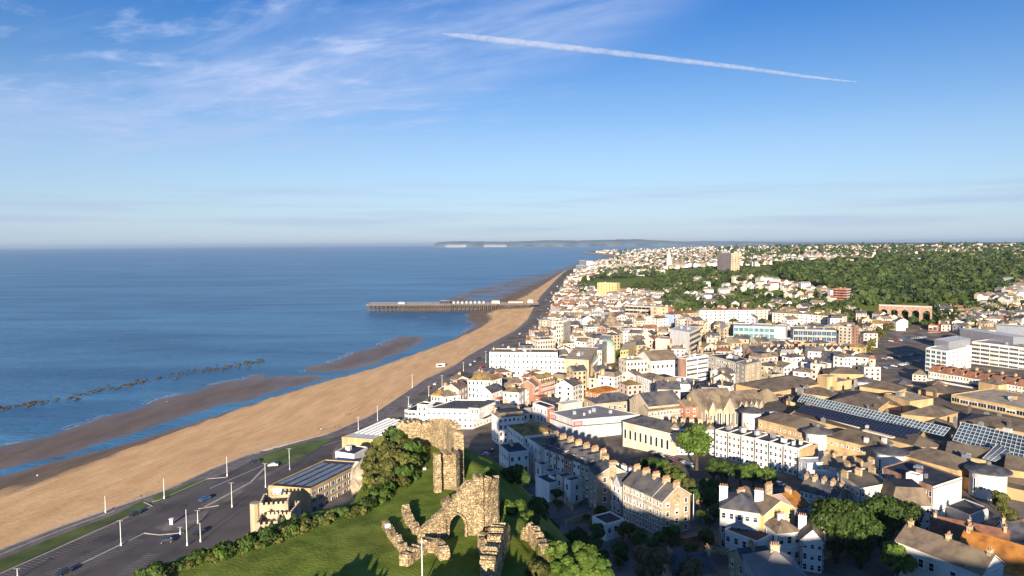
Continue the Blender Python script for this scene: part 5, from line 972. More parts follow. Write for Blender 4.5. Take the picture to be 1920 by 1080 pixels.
# ---------------------------------------------------------------- vehicles
mat('carwhite', (.75,.75,.74), rough=.3, var=.02, spec=.6); mat('carblack', (.03,.035,.05), rough=.25, var=.05, spec=.7); mat('carblue', (.05,.12,.30), rough=.25, var=.05, spec=.7); mat('carred', (.35,.03,.03), rough=.3, var=.05, spec=.6); mat('carsilver', (.42,.43,.45), rough=.3, var=.05, spec=.6)
CARS = {}
def car_meshes(c, van=False):
    k = (c, van)
    if k in CARS: return CARS[k]
    mb = MB(); w = .9
    prof = [(-2.1,.35),(-2.15,.75),(-1.3,.95),(-.75,1.42),(.75,1.45),(1.5,1.0),(2.1,.9),(2.15,.4)] if not van else [(-2.5,.35),(-2.55,1.0),(-2.0,1.2),(-1.5,2.05),(2.45,2.1),(2.5,.4)]
    n = len(prof); vs = [(x, -w*(1 if z < 1.05 else .84), z) for x, z in prof]+[(x, w*(1 if z < 1.05 else .84), z) for x, z in prof]
    mb.idx(vs, [tuple(range(n)), tuple(range(2*n-1, n-1, -1))]+[(i+n, (i+1) % n+n, (i+1) % n, i) for i in range(n)], c); body = mb.mesh('body')
    g = MB()
    if not van:
        for s_ in (-1, 1): g.face([(-1.1, s_*.885, 1.0), (1.3, s_*.885, 1.0), (.75, s_*.80, 1.38), (-.72, s_*.80, 1.36)][::s_], 'glass')
        g.face([(-1.28, .72, 1.0), (-1.28, -.72, 1.0), (-.80, -.7, 1.41), (-.80, .7, 1.41)], 'glass'); g.face([(1.5, -.72, 1.03), (1.5, .72, 1.03), (.82, .7, 1.45), (.82, -.7, 1.45)], 'glass')
    else:
        g.face([(-2.0, .72, 1.24), (-2.0, -.72, 1.24), (-1.54, -.7, 2.0), (-1.54, .7, 2.0)], 'glass')
        for s_ in (-1, 1): g.face([(-1.8, s_*.9, 1.2), (-.7, s_*.9, 1.2), (-.7, s_*.78, 1.85), (-1.5, s_*.78, 1.85)][::s_], 'glass')
    gm = g.mesh('windows'); wm = MB(); wm.tube((0, -.12, 0), (0, .12, 0), .33, 'tyre', 12); wm.tube((0, -.13, 0), (0, .13, 0), .18, 'metal', 8); CARS[k] = (body, gm, wm.mesh('wheel')); return CARS[k]
def car(x, y, z, rz, c, label, van=False, group=None):
    b, g, w_ = car_meshes(c, van); o = empty('parked_van' if van else 'parked_car', (x, y, z), rz); tag(o, label, 'van' if van else 'car', group); inst(b, 'body', o); inst(g, 'windows', o)
    for sx in (-1.35, 1.35):
        for sy in (-.8, .8): inst(w_, 'wheel', o, (sx, sy, .33))
    return o
def carp(px, py, rz, c, label, van=False, z=5.1, **k): p = P(px, py, z); return car(p.x, p.y, z, R(rz), c, label, van, **k)
carp(252, 966, 60, 'carblack', 'dark car parked alone against the seaward kerb of the car park'); carp(384, 938, 62, 'carblue', 'dark blue car parked beside the car park exit kerb'); carp(312, 1017, 20, 'carblack', 'black car parked in the near row of the car park'); carp(372, 1002, 60, 'carblack', 'dark car beside the tall thick white mast')
carp(512, 874, 12, 'carwhite', 'white car parked at the tip of the grass triangle'); carp(478, 868, 40, 'carblack', 'black car parked at the far end of the car park'); carp(120, 1076, 60, 'carblack', 'dark car cut by the lower picture edge in the car park')
mat('ped1', (.05,.06,.10)); mat('ped2', (.45,.08,.06)); mat('ped3', (.6,.6,.58)); mat('hairdark', (.03,.02,.015))
seq = [('second', 'carwhite'), ('third', 'carsilver'), ('fourth', 'carblack'), ('fifth', 'carred'), ('sixth', 'carwhite'), ('seventh', 'carblue')]
vg = 'vehicles along the seafront road'; cc = ['carwhite','carsilver','carblack','carblue','carred']; cn = {'carwhite': 'white','carsilver': 'silver','carblack': 'black','carblue': 'blue','carred': 'red'}
k = 0
for y in list(np.geomspace(395, 1500, 46)):
    x = float(coastX(y))+wd(y)+random.choice([2.2, 5.5, 11.5, 15.2]); c = cc[k % 5]; a = math.atan2(1, (float(coastX(y+5))-float(coastX(y-5)))/10); van = k % 6 == 3
    car(x, y, 5.12, a+(math.pi if k % 2 else 0), c, '%s %s %s counted from the castle along the seafront road' % (NUMW[k//5].strip() or 'first', cn[c], 'vehicle'), van, vg); k += 1
# beach kiosk van
o = empty('beach_kiosk', P(826, 689, 3.2), R(20)); tag(o, 'small white kiosk trailer standing alone on the dry sand', 'kiosk'); mb = MB(); mb.box((0, 0, 1.6), (6.5, 2.8, 2.8), 'carwhite'); mb.build('cabin', o); mb = MB(); mb.box((0, 0, 3.1), (6.9, 3.2, .2), 'whitepaint'); mb.build('roof', o); mb = MB(); mb.box((-.8, -1.5, 1.9), (3.2, .2, 1.2), 'glass'); mb.build('hatch', o)
# people on the beach: one skinned figure, copied
def person_mesh(top, leg, seed):
    g = random.Random(seed); st = .28; bm_ = bpy.data.meshes.new('figure'); v = [(0,0,.95),(0,.01,1.2),(0,.0,1.43),(0,.01,1.53),(0,0,1.66),(-.1,0,.9),(-.11,st*.5,.5),(-.11,st*.4,.06),(-.11,st*.4-.14,.03),(.1,0,.9),(.11,-st*.3,.5),(.11,-st*.9,.08),(.11,-st*.9-.14,.04),(-.2,0,1.4),(-.26,-.06,1.12),(-.24,-.16,.88),(.2,0,1.4),(.26,.06,1.12),(.24,.0,.86)]
    e = [(0,1),(1,2),(2,3),(3,4),(0,5),(5,6),(6,7),(7,8),(0,9),(9,10),(10,11),(11,12),(2,13),(13,14),(14,15),(2,16),(16,17),(17,18)]; r = [.15,.14,.15,.06,.11,.10,.075,.045,.04,.10,.075,.045,.04,.07,.05,.04,.07,.05,.04]
    bm_.from_pydata(v, e, []); o = bpy.data.objects.new('tmpfig', bm_); COL.objects.link(o); md = o.modifiers.new('s', 'SKIN'); 
    for i, q in enumerate(bm_.skin_vertices[0].data): q.radius = (r[i], r[i]*.8); q.use_root = i == 0
    o.modifiers.new('u', 'SUBSURF').levels = 1; dg = bpy.context.evaluated_depsgraph_get(); me = bpy.data.meshes.new_from_object(o.evaluated_get(dg)); bpy.data.objects.remove(o)
    me.materials.clear(); [me.materials.append(M(q)) for q in (top, leg, 'skin', 'hairdark')]
    for f in me.polygons: z = f.center.z; x = abs(f.center.x); f.material_index = 3 if z > 1.68 or (z > 1.6 and f.center.y > .02) else 2 if z > 1.47 or (x > .19 and z < .95) else 0 if z > .92 else 1
    me.name = 'person'; return me
FM = [person_mesh('ped1','ped1',1), person_mesh('ped2','ped1',2), person_mesh('ped3','ped1',3)]
ppl = [(265,935,0,'dark','near the sand edge left of the short beach mast'),(628,804,0,'dark','alone on the dry sand left of the promenade'),(632,806,1,'red','beside the dark clothed walker on the dry sand'),(596,806,0,'dark','on the dry sand, leftmost of those facing the hall'),(602,809,2,'pale','on the dry sand just below the leftmost walker'),(650,780,0,'dark','highest up the beach before the ribbed roof hall'),(654,778,1,'red','next to the walker highest up the beach'),(419,777,0,'dark','at the edge of the shallow blue runnel'),(423,776,0,'black','paddling right of the runnel walker'),(313,756,2,'pale','on the far brown sand bar'),(660,800,1,'red','on the promenade before the ribbed roof hall'),(668,798,0,'dark','on the promenade beside the red clothed walker'),(70,895,2,'pale','by the water channel at the lower left'),(66,871,0,'dark','on the brown bar at the lower left')]
for px, py, k, colr, w_ in ppl:
    p = P(px, py, 3.0); z = float(beach_z(np.array([p.x]), np.array([p.y]))[0]); p = P(px, py, max(z, 0)); z = float(beach_z(np.array([p.x]), np.array([p.y]))[0]) if p.x < coastX(p.y) else 5.1
    o = bpy.data.objects.new('person', FM[k]); COL.objects.link(o); o.location = (p.x, p.y, max(z, 0)-.02); o.rotation_euler.z = random.uniform(0, 6.28); tag(o, 'person in %s clothes walking %s' % (colr, w_), 'person', 'walkers on the beach')
# ---------------------------------------------------------------- rock line in the sea
RM = []
for s_ in range(5):
    g = np.random.default_rng(s_); bm = bmesh.new(); bmesh.ops.create_icosphere(bm, subdivisions=2, radius=1)
    for v in bm.verts: v.co *= g.uniform(.72, 1.15); v.co.z *= .55
    me = bpy.data.meshes.new('rock'); bm.to_mesh(me); bm.free(); me.materials.append(M('rock')); RM.append(me)
rl = [(-30,765),(25,763),(60,757),(130,748),(200,728),(260,716),(330,702),(400,690),(450,684),(492,678)]
for i in range(190):
    t = random.random()*(len(rl)-1); a = int(t); x, y = lerp(rl[a], rl[a+1], t-a)
    if 30 < x < 42 or 145 < x < 152: continue
    p = P(x+random.gauss(0, 2), y+random.gauss(0, 2.2)+random.choice([0, 0, 3]), 0); s_ = random.uniform(.6, 2.1); o = bpy.data.objects.new('rock', random.choice(RM)); COL.objects.link(o); o.location = (p.x, p.y, random.uniform(-.1, .35)); o.scale = (s_, s_*random.uniform(.7, 1.2), s_*random.uniform(.5, .9)); o.rotation_euler.z = random.uniform(0, 6.28); tag(o, 'wet dark brown rock in the broken line of rocks lying in the shallow sea', 'rock', 'rocks in the sea')
# ---------------------------------------------------------------- landmarks farther off
bld('tower_block', 'tall white stepped ship-like apartment block on the far seafront', 'tower block', (1086,488), (1100,489.5), ze=36, zb=5, dep=24, rm='paleroof', rh=0, fl=12, bays=5, sb=0, near=False, win='ribbon', lm='the white seafront tower')
bld('tower_block_wing', 'lower stepped white wing at the foot of the far seafront tower', 'building', (1080,497), (1104,499), ze=22, zb=5, dep=30, rm='paleroof', rh=0, fl=5, bays=6, sb=0, near=False, win='ribbon')
bld('yellow_flats', 'square bright yellow block of flats beside a green park', 'flats', (1120,530), (1156,531), ze=35, dep=14, wall='lemon', rm='paleroof', rh=2, fl=6, bays=7, sb=2, near=False, lm='the bright yellow flats')
bld('brick_tower', 'pink brick tower block with white top among trees on the ridge', 'tower block', (1345,474), (1371,475), ze=80, dep=16, wall='pink', side='tan', rm='paleroof', rh=3, fl=10, bays=6, sb=3, near=False, lm='the pink brick tower')
bld('brick_flats', 'orange brick flats with white top storey at the edge of the wood', 'flats', (1562,541), (1588,542), ze=44, dep=14, wall='redbrick', side='pink', rm='paleroof', rh=3, fl=6, bays=4, sb=3, near=False, win='ribbon', lm='the orange brick flats')
bld('white_hotel', 'white curved front hotel with orange roof beyond the pier road', 'hotel', (1050,550), (1078,551), ze=17, dep=16, wall='white', roof='hip', rm='orangeroof', rh=3, fl=2, bays=8, sb=2, near=False, lm='the orange roofed hotel')
bld('theatre', 'white walled seafront theatre with tan roof near the pier', 'theatre', (1009,613), (1038,619), ze=17, dep=22, rm='tanroof', rh=2, fl=1, bays=0, sb=2, near=False, lm='the seafront theatre')
bld('town_block', 'pink and cream hotel block behind the grand white hotel', 'building', (1008,637), (1041,635), ze=25, dep=14, wall='pink', side='cream', rm='brownroof', rh=3, fl=5, bays=7, sb=3, near=False)
bld('tall_cream_block', 'tall cream slab block with brown bands behind the grand hotel', 'building', (1043,608), (1056,607), C=(1070,600), ze=33, wall='cream', rm='tanroof', rh=2, fl=7, bays=3, sb=5, near=False, lm='the tall cream slab')
bld('tan_block', 'tan slab block with two rows of windows at the left of the straight road', 'building', (1220,574), (1253,576), ze=32, dep=14, wall='tan', side='redbrick', rm='brownroof', rh=2, fl=5, bays=2, sb=0, near=False, lm='the tan slab block')
bld('office_block', 'brown banded office slab left of the tan slab block', 'office', (1172,572), (1219,574), ze=29, dep=16, wall='concrete', rm='brownroof', rh=3, fl=4, bays=6, sb=0, near=False, win='ribbon')
bld('stone_church', 'tan stone church with steep brown roof amid the town centre', 'church', (1131,612), (1168,611), ze=20, dep=18, wall='tan', roof='hip', rm='brownroof', rh=11, fl=1, bays=8, sb=3, win='arch', near=False, ww=1.4, wh=8, lm='the steep roofed stone church')
o = empty('church_spire', P(1254, 503, 36)); tag(o, 'pale stone church spire rising above the far terraces', 'church spire'); mb = MB(); mb.box((0, 0, 8), (13, 13, 22), 'cream'); mb.build('tower', o); mb = MB(); mb.cyl((0, 0, 19), 7.5, 32, 'cream', 8, .3); mb.build('spire', o)
mb = MB(); mb.box((16, 6, 3), (34, 13, 14), 'cream'); mb.face([(0,-.5,10),(33,-.5,10),(33,6,18),(0,6,18)], 'brownroof'); mb.face([(33,12.5,10),(0,12.5,10),(0,6,18),(33,6,18)], 'brownroof'); mb.build('nave', o)
# domed corner building
o = empty('domed_building', P(1136, 652, 18)); tag(o, 'corner building with pale green copper dome on the shopping street', 'building'); c_ = o.location; reg([(c_.x-8, c_.y-8), (c_.x+8, c_.y-8), (c_.x+8, c_.y+8), (c_.x-8, c_.y+8)], lm='the green domed building')
mb = MB(); mb.cyl((0, 0, -12), 7.5, 14, 'cream', 16); mb.build('drum', o); mb = MB()
for i in range(5): a = i*.29; mb.cyl((0, 0, 2+7*math.sin(a)*.7), 7.4*math.cos(a), 7*.7*(math.sin(a+.29)-math.sin(a)), 'copper', 18, 7.4*math.cos(a+.29), cap=(i == 4))
mb.build('dome', o)
# railway viaduct
def viaduct():
    a = PY(1648, 573, 715); b = PY(1748, 573.5, 690); zt = a.z; a, b = Vector(a[:2]), Vector(b[:2]); d_, n_, L_ = edge_n(a, b); mb = MB(); nA = 5; w_ = L_/nA; zb = 10
    o = empty('railway_viaduct', (a.x, a.y, zb)); tag(o, 'red brick railway viaduct with pale arches before the wood', 'viaduct'); reg([tuple(a), tuple(b), tuple(b-n_*9), tuple(a-n_*9)], lm='the viaduct')
    prof = []
    for k in range(nA):
        s0 = k*w_; prof += [(s0, zb), (s0+1.6, zb)]; r = (w_-3.2)/2; prof += [(s0+w_/2-r*math.cos(math.pi*i/8), zt-3.5-r*.9+r*.9*math.sin(math.pi*i/8)) for i in range(9)]; prof += [(s0+w_-1.6, zb)]
    prof += [(L_, zb)]
    for i in range(len(prof)-1):
        (s0, z0), (s1, z1) = prof[i], prof[i+1]; p = lambda s, z, q: (a.x+d_.x*s-n_.x*q, a.y+d_.y*s-n_.y*q, z)
        if s1-s0 > .01:
            mb.face([p(s0, z0, 0), p(s1, z1, 0), p(s1, zt, 0), p(s0, zt, 0)], 'viaductbrick'); mb.face([p(s1, z1, 8), p(s0, z0, 8), p(s0, zt, 8), p(s1, zt, 8)], 'viaductbrick')
        mb.face([p(s0, z0, 0), p(s0, z0, 8), p(s1, z1, 8), p(s1, z1, 0)], 'tan')
    mb.build('arches', o, loc=tuple(o.location)); mb = MB(); c = (a+b)/2-n_*4; mb.box((c.x, c.y, zt+.5), (L_, 9, 1.2), 'pink', math.atan2(d_.y, d_.x)); mb.build('parapet', o, loc=tuple(o.location))
viaduct()
bld('station', 'orange brick station building with glazed front beside the car park', 'station', (1741,609), (1758,610), ze=19, dep=12, wall='orangewall', rm='tanroof', rh=0, fl=1, bays=2, sb=1, near=True, ww=3, wh=4, lm='the station')
bld('station_hall', 'dark low station hall with white canopy edge left of the station', 'station', (1703,614), (1740,622), ze=14, dep=12, wall='brick', rm='brownroof', rh=1, fl=1, bays=8, sb=0, near=True)
# ---------------------------------------------------------------- pier
def pier():
    a = P(992, 580, 5); a = Vector((float(coastX(P(985,576,5).y))+6, P(985, 576, 5).y)); b = Vector(P(690, 583.5, 0)[:2]); b = Vector((b.x, b.y)); d_ = (b-a).normalized(); n_ = Vector((-d_.y, d_.x)); L_ = (b-a).length; ax = math.atan2(d_.y, d_.x); zt = 10.5
    o = empty('pier', (a.x, a.y, 0)); tag(o, 'long iron seaside pier on dense piles with pale deck reaching into the sea', 'pier'); l0 = tuple(o.location)
    p = lambda s, q, z: (a.x+d_.x*s+n_.x*q, a.y+d_.y*s+n_.y*q, z); wid = lambda s: 12 if s < 60 else 22 if s < 130 else 28
    mb = MB()
    for s0, s1, w in ((0, 60, 12), (60, 130, 22), (130, L_, 28)): c = p((s0+s1)/2, 0, zt); mb.box((c[0], c[1], zt-.5), (s1-s0, w, 1.7), 'wood', ax); mb.box((c[0], c[1], zt+.38), (s1-s0-.4, w-.4, .06), 'concrete', ax)
    mb.build('deck', o, loc=l0); k = 0
    for s in np.arange(14, L_, 6.2):
        w = wid(s)
        for q in (-w/2+.5, 0, w/2-.5):
            if k < 98: mb = MB(); mb.tube(p(s, q, -2), p(s, q, zt-.3), .6, 'wood', 6); mb.build('pile', o, loc=l0); k += 1
    mb = MB()
    for s in np.arange(14, L_-6, 6.2):
        w = wid(s)
        for q in (-w/2+.5, w/2-.5): mb.tube(p(s, q, 1.5), p(s+6.2, q, zt-.6), .25, 'wood', 4); mb.tube(p(s, q, zt-.6), p(s+6.2, q, 1.5), .25, 'wood', 4)
        mb.tube(p(s, -w/2, 5), p(s, w/2, 5), .2, 'wood', 4)
        for q in np.linspace(-w/2+.5, w/2-.5, 5): mb.tube(p(s+3.1, q, -2), p(s+3.1, q, zt-.6), .45, 'wood', 5)
    tag(mb.build('bracing', o, loc=l0), kind='stuff'); mb = MB()
    for s0, s1, w in ((0, 60, 12), (60, 130, 22), (130, L_, 28)):
        for q in (-w/2+.1, w/2-.1): c = p((s0+s1)/2, q, zt+1.5); mb.box(c, (s1-s0, .1, .1), 'grey', ax); mb.box((c[0], c[1], zt+1.0), (s1-s0, .06, .7), 'wood', ax)
    mb.build('railing', o, loc=l0)
    def hut(s, q, w, dd, h, wall, roof, label, nm='pier_pavilion'):
        c = p(s, q, zt+.35); t = empty(nm, c, ax); tag(t, label, 'pavilion'); m1 = MB(); m1.box((0, 0, h/2), (w, dd, h), wall); m1.build('wall', t); m2 = MB(); m2.prism([(-w/2-.3, -dd/2-.3), (w/2+.3, -dd/2-.3), (w/2+.3, dd/2+.3), (-w/2-.3, dd/2+.3)], h, h+1.4, roof, top=[(-w/2+1, -.2), (w/2-1, -.2), (w/2-1, .2), (-w/2+1, .2)]); m2.build('roof', t)
    hut(L_*.545, 2, 16, 9, 4.2, 'darkfelt', 'greyroof', 'dark timber visitor pavilion half way along the pier'); hut(L_*.8, 0, 10, 6, 2.2, 'grey', 'greyroof', 'low grey hut near the seaward end of the pier'); hut(34, 0, 22, 8, 3.2, 'pink', 'redroof', 'pinkish pavilion with red roof at the shore end of the pier'); hut(64, 3, 12, 7, 4, 'grey', 'copper', 'pale green topped kiosk on the shore half of the pier'); hut(12, 0, 8, 7, 5, 'cream', 'copper', 'cream entrance kiosk with green roof where the pier meets the promenade')
    w_ = ['first', 'second', 'third', 'fourth', 'fifth', 'sixth', 'seventh', 'eighth']
    for i in range(8): hut(82+i*6.4, 6, 3.4, 3, 2.6, ['concrete','pink','tan','concrete'][i % 4], 'paleroof', '%s small hut from the shore in the row along the pier' % w_[i], 'pier_hut')
pier()
# ---------------------------------------------------------------- trees
def tp(kind, px, py, s, mt, label, z=None, **k):
    g = P(px, py, z) if z is not None else ghit(px, py); return tree(kind, g.x, g.y, s, mt, label, z=g.z, **k)
tp('big', 1306, 886, 1.42, 'leafbright', 'large round bright green tree on the square before the white terraces', z=10)
tp('big', 1570, 1052, 1.35, 'leaf', 'largest dark green tree at lower centre right, left of its neighbour', z=14); tp('big', 1612, 1062, 1.15, 'leaf', 'dark green tree filling the gap between the two biggest dark trees', z=14); tp('big', 1700, 1022, .95, 'leaf', 'dark tree at the right end of the dark tree group', z=14); tp('big', 1530, 1030, .8, 'leaf', 'smaller dark tree at the left end of the dark tree group', z=14); tp('big', 1655, 1035, 1.2, 'leaf', 'dark green tree beside the largest dark tree and below the brown mansard', z=14)
tp('mid', 1682, 1100, 1.25, 'leafbright', 'bright green tree at the lower edge in front of the long brown roofed house', z=17); tp('mid', 1222, 1108, 1.2, 'leafbrown', 'sandy brown flowering tree at the lower edge', z=17); tp('mid', 1290, 1120, 1.0, 'leafbrown', 'brownish small tree at the lower edge right of the sandy one', z=17)
sq = [(1338,905,1.0,'leaf'),(1362,912,1.1,'leaf'),(1388,915,1.1,'leaf'),(1412,918,1.1,'leaf'),(1440,922,1.0,'leaf'),(1325,935,.9,'leaf'),(1350,935,.8,'leaf'),(1222,896,.9,'leaf'),(1245,900,.9,'leaf'),(1262,905,.8,'leafolive'),(1278,920,.8,'leafbright'),(1205,890,.7,'leaf'),(1295,930,.6,'leafbright')]
for i, (x, y, s, mt) in enumerate(sq): tp('mid', x, y, s, mt, '%stree from the left among the shaded garden trees of the square' % (NUMW[sorted(range(len(sq)), key=lambda j: sq[j][0]).index(i)] or 'first '), z=10.5, group='garden trees of the square')
sl2 = [(958,966,1.0,'leafbright',38),(992,975,.75,'leafbright',34),(926,975,.6,'leafbright',44),(936,1003,.5,'leafbright',46),(1018,1020,.8,'leafbright',34),(1042,1045,.9,'leafbright',32),(1020,1052,.8,'leafolive',38),(1092,1062,1.0,'leafbright',26),(1120,1080,1.0,'leafbright',24),(1060,1076,.9,'leafbright',34),(1010,1078,.8,'leafolive',44),(914,893,.8,'leafbright',28),(1075,1035,.6,'leaf',28),(1130,1050,.7,'leaf',20),(1000,1000,.6,'leaf',36)]
for i, (x, y, s, mt, z) in enumerate(sl2):
    g = ghit(x, y); tree('mid', g.x, g.y, s*.62, mt, '%sgreen tree from the left on the dark slope right of the ruins' % (NUMW[sorted(range(len(sl2)), key=lambda j: sl2[j][0]).index(i)] or 'first '), z=g.z-2.5, group='trees on the castle slope')
k = 0; r_ = random.Random(5)
for i in range(60):   # dark shrubs covering the north slope
    x, y = r_.uniform(-2, 60), r_.uniform(85, 190); z = H(x, y)
    if not (14 < z < 54): continue
    k += 1; tree('bush', x, y, r_.uniform(.9, 1.7), 'leaf', 'dark green shrub in the thicket on the shaded castle slope', cat='shrub', group='shrubs on the castle slope')
tree('mid', -46, 70, .55, 'leaf', 'small dark unseen tree outside the lower left picture edge, added to shade the lawn', z=57); tree('mid', -36, 66, .5, 'leaf', 'small dark unseen tree below the lower picture edge, added to shade the lawn', z=57)  # two off-frame trees put in just to drop shadows on the lawn
tp('bush', 861, 948, .95, 'leafbright', 'bright green bush growing beside the ruined arch', z=58)
# bushes along the seaward hill edge, traced
bs = [(745,822,1.3,'leaf'),(768,815,1.1,'leaf'),(730,835,1.3,'leafolive'),(752,845,1.4,'leafolive'),(772,850,1.2,'leaf'),(715,855,1.3,'leafolive'),(738,865,1.4,'leafolive'),(760,872,1.3,'leafolive'),(778,868,1.1,'leaf'),(712,880,1.3,'leafolive'),(735,890,1.3,'leafolive'),(758,895,1.1,'leaf'),(712,905,1.2,'leafolive'),(738,912,1.1,'leafolive'),(722,925,1.1,'leafbright'),(712,935,.9,'leafbright'),(700,942,.9,'leafolive'),(690,950,.8,'leaf'),(672,955,.8,'leafolive'),(655,962,.8,'leafolive'),(640,968,.9,'leaf'),(622,972,.8,'leafolive'),(604,978,.7,'leaf')]
for i, (x, y, s, mt) in enumerate(bs): tp('bush', x, y+12, s*1.35, mt, '%sshrub counted down from the curtain wall in the olive thicket above the cliff' % (NUMW[i] or 'first '), z=57.0 if y > 840 else 57.5, cat='shrub', group='thicket above the cliff')
k = 0
for t in np.linspace(0, 1, 30):
    x, y = lerp((600, 985), (290, 1085), t); y += r_.uniform(-4, 6); g = P(x, y+5, 57.2); tree('bush', g.x, g.y, r_.uniform(.6, 1.15), ['leafolive','leaf','leafbright','leafolive'][k % 4], '%sbush from the right in the scrubby hedge edging the lawn above the car park' % (NUMW[k] or 'first '), cat='shrub', group='hedge at the lawn edge', z=57.3); k += 1
for i in range(34):   # scrub on the cliff face itself
    x, y = r_.uniform(-66, -34), r_.uniform(70, 150); z = H(x, y)
    if 14 < z < 56: tree('bush', x, y, r_.uniform(.7, 1.3), 'leafolive', 'olive scrub clinging to the cliff below the lawn edge', cat='shrub', group='scrub on the cliff')
st = [(1130,712,.7),(1143,708,.75),(1156,705,.75),(1166,698,.7),(1148,716,.6),(1176,690,.7),(1197,672,.6),(1207,664,.6),(1216,656,.6),(1137,700,.6)]
for i, (x, y, s) in enumerate(st): tp('mid', x, y, s*1.1, 'leafolive', '%sstreet tree counted along the central shopping street' % (NUMW[i] or 'first '), group='street trees in the shopping street')
stn = [(1632,660,1.1),(1640,650,1.1),(1636,640,1.1),(1648,634,1.1),(1660,628,1.2),(1672,624,1.0),(1630,672,1.0),(1655,640,1.0)]
for i, (x, y, s) in enumerate(stn): tp('mid', x, y, s, 'leafolive', '%stree counted upward in the clump by the station approach' % (NUMW[i] or 'first '), group='trees by the station approach')
# ---------------------------------------------------------------- town fill: houses
ROADS = [[(1120,720),(1160,650),(1180,640),(1168,700),(1180,735)], [(1240,610),(1262,575),(1290,570),(1262,640),(1240,640)], [(1640,690),(1700,640),(1735,650),(1735,700),(1640,705)], [(1600,600),(1618,600),(1622,690),(1600,690)], [(1165,850),(1275,838),(1520,905),(1500,960),(1345,935),(1300,1000),(1310,905)], [(1500,1000),(1700,960),(1900,930),(1960,1000),(1700,1000),(1500,1100)], [(1130,900),(1170,900),(1200,1000),(1130,1000)]]
def hit(x, y, m_=4.5):
    for r in REG:
        dx, dy = x-r['c'][0], y-r['c'][1]
        if dx*dx+dy*dy < (r['r']+m_)**2:
            pl_ = r['poly']
            if sdpoly(np.array([x]), np.array([y]), pl_)[0] < m_ : return True
    return False
BUILTM = [[(1000,612),(1020,575),(1035,560),(1062,518),(1078,505),(1110,505),(1118,560),(1240,560),(1250,600),(1320,612),(1440,612),(1600,612),(1625,600),(1640,700),(1455,715),(1430,722),(1395,765),(1320,752),(1290,760),(1170,745),(1120,768),(1040,765),(1000,800),(940,800),(895,745),(815,745),(870,705),(915,700),(1000,640)]]
SLOPE = [[(1090,545),(1120,560),(1240,600),(1230,575),(1120,500),(1085,505)], [(1265,560),(1300,535),(1370,525),(1420,520),(1560,545),(1575,580),(1560,592),(1300,580)], [(1590,575),(1640,600),(1640,640),(1600,600)], [(1820,560),(1920,520),(1990,520),(1990,600),(1830,600)], [(1760,585),(1800,575),(1830,610),(1800,625),(1760,612)], [(1700,562),(1760,552),(1765,575),(1700,572)], [(1800,612),(1990,605),(1990,640),(1800,618)]]
WALLS = ['white']*7+['cream']*6+['tan']*4+['pink']*2+['grey','grey','brick']; ROOFS = ['brownroof']*6+['slate']*5+['redroof','lichen','tanroof','greyroof','greyroof','darkfelt']
WN = {'white': 'white','cream': 'cream','tan': 'tan stone','pink': 'pinkish','grey': 'grey','brick': 'brown brick'}; RN = {'brownroof': 'brown','slate': 'slate','redroof': 'red tiled','lichen': 'ochre','tanroof': 'tan','greyroof': 'grey','darkfelt': 'black'}
FILL = []; LEFT = []
def try_house(x, y, ang_, w, dd, h, near=False):
    if hit(x, y, max(w, dd)/2-.5): return None
    z = H(x, y); wl = random.choice(WALLS); rf = random.choice(ROOFS); ty = random.choice(['g','g','hip','hip','gs','flat','man']) if h > 7 else random.choice(['g','hip'])
    if ty == 'g' and rf in ('tanroof','greyroof','darkfelt'): rf = 'slate'
    c, s = math.cos(ang_), math.sin(ang_); A = (x-w/2*c+dd/2*s, y-w/2*s-dd/2*c); B = (x+w/2*c+dd/2*s, y+w/2*s-dd/2*c); C = (x+w/2*c-dd/2*s, y+w/2*s+dd/2*c)
    fl = max(1, round(h/3.1)); o = bld('house', 'x', 'house', A, B, C=C, ze=z+h, zb=z-.5, world=True, wall=wl, roof=ty, rm=rf, rh={'g': w*.22+.6, 'gs': 2.4, 'hip': 2.2, 'flat': 2, 'man': 2.6}[ty], fl=fl, bays=max(2, int(w/3)), sb=max(1, int(dd/4)), near=False, ch=random.choice([0, 1, 1, 2]), chp=random.choice([2, 3, 4]))
    FILL.append((o, wl, rf, ty, fl)); return o
cnt = 0; cand = []
for row in range(70):
    for col in range(70):
        a0 = R(22); u = (col-25)*11.5+random.uniform(-1.6, 1.6); v = 330+row*13.5+random.uniform(-1.2, 1.2)+(2 if row % 2 else -2)
        x = u*math.cos(a0)+(v-330)*math.sin(a0)*.55; y = v-u*math.sin(a0)*.35
        if y < 330: continue
        cand.append((x, y))
cand.sort(key=lambda p: p[1])
gx = np.array([c[0] for c in cand]); gy = np.array([c[1] for c in cand]); gz = hz(gx, gy); cu, cv = proj(gx, gy, gz+6)
inb = np.zeros(len(cand), bool); ins = np.zeros(len(cand), bool); rd = np.zeros(len(cand), bool)
for p_ in BUILTM: inb |= inpoly(cu, cv, p_)
for p_ in SLOPE: ins |= inpoly(cu, cv, p_)
for p_ in ROADS: rd |= inpoly(cu, cv+8, p_)
seawall = gx > coastX(gy)+32
for i, (x, y) in enumerate(cand):
    if rd[i] or not seawall[i] or cnt >= 300:
        if cnt >= 300 and inb[i] and not rd[i] and seawall[i]: LEFT.append((x, y))
        continue
    if inb[i]: h = random.choice([8, 9.5, 11, 12, 13, 14.5]) if (y > 465 or cu[i] > 1060) else random.choice([6.5, 7.5, 8.5]); o = try_house(x, y, R(random.choice([22, 22, -8, 60])+random.uniform(-4, 4)), random.uniform(8.5, 12.5), random.uniform(8.5, 11.5), h)
    elif ins[i] and random.random() < .8: o = try_house(x, y, R(random.uniform(-25, 25)), random.uniform(8, 12), random.uniform(7.5, 10), random.choice([6, 7, 8.5]))
    else: continue
    cnt += 1 if o else 0
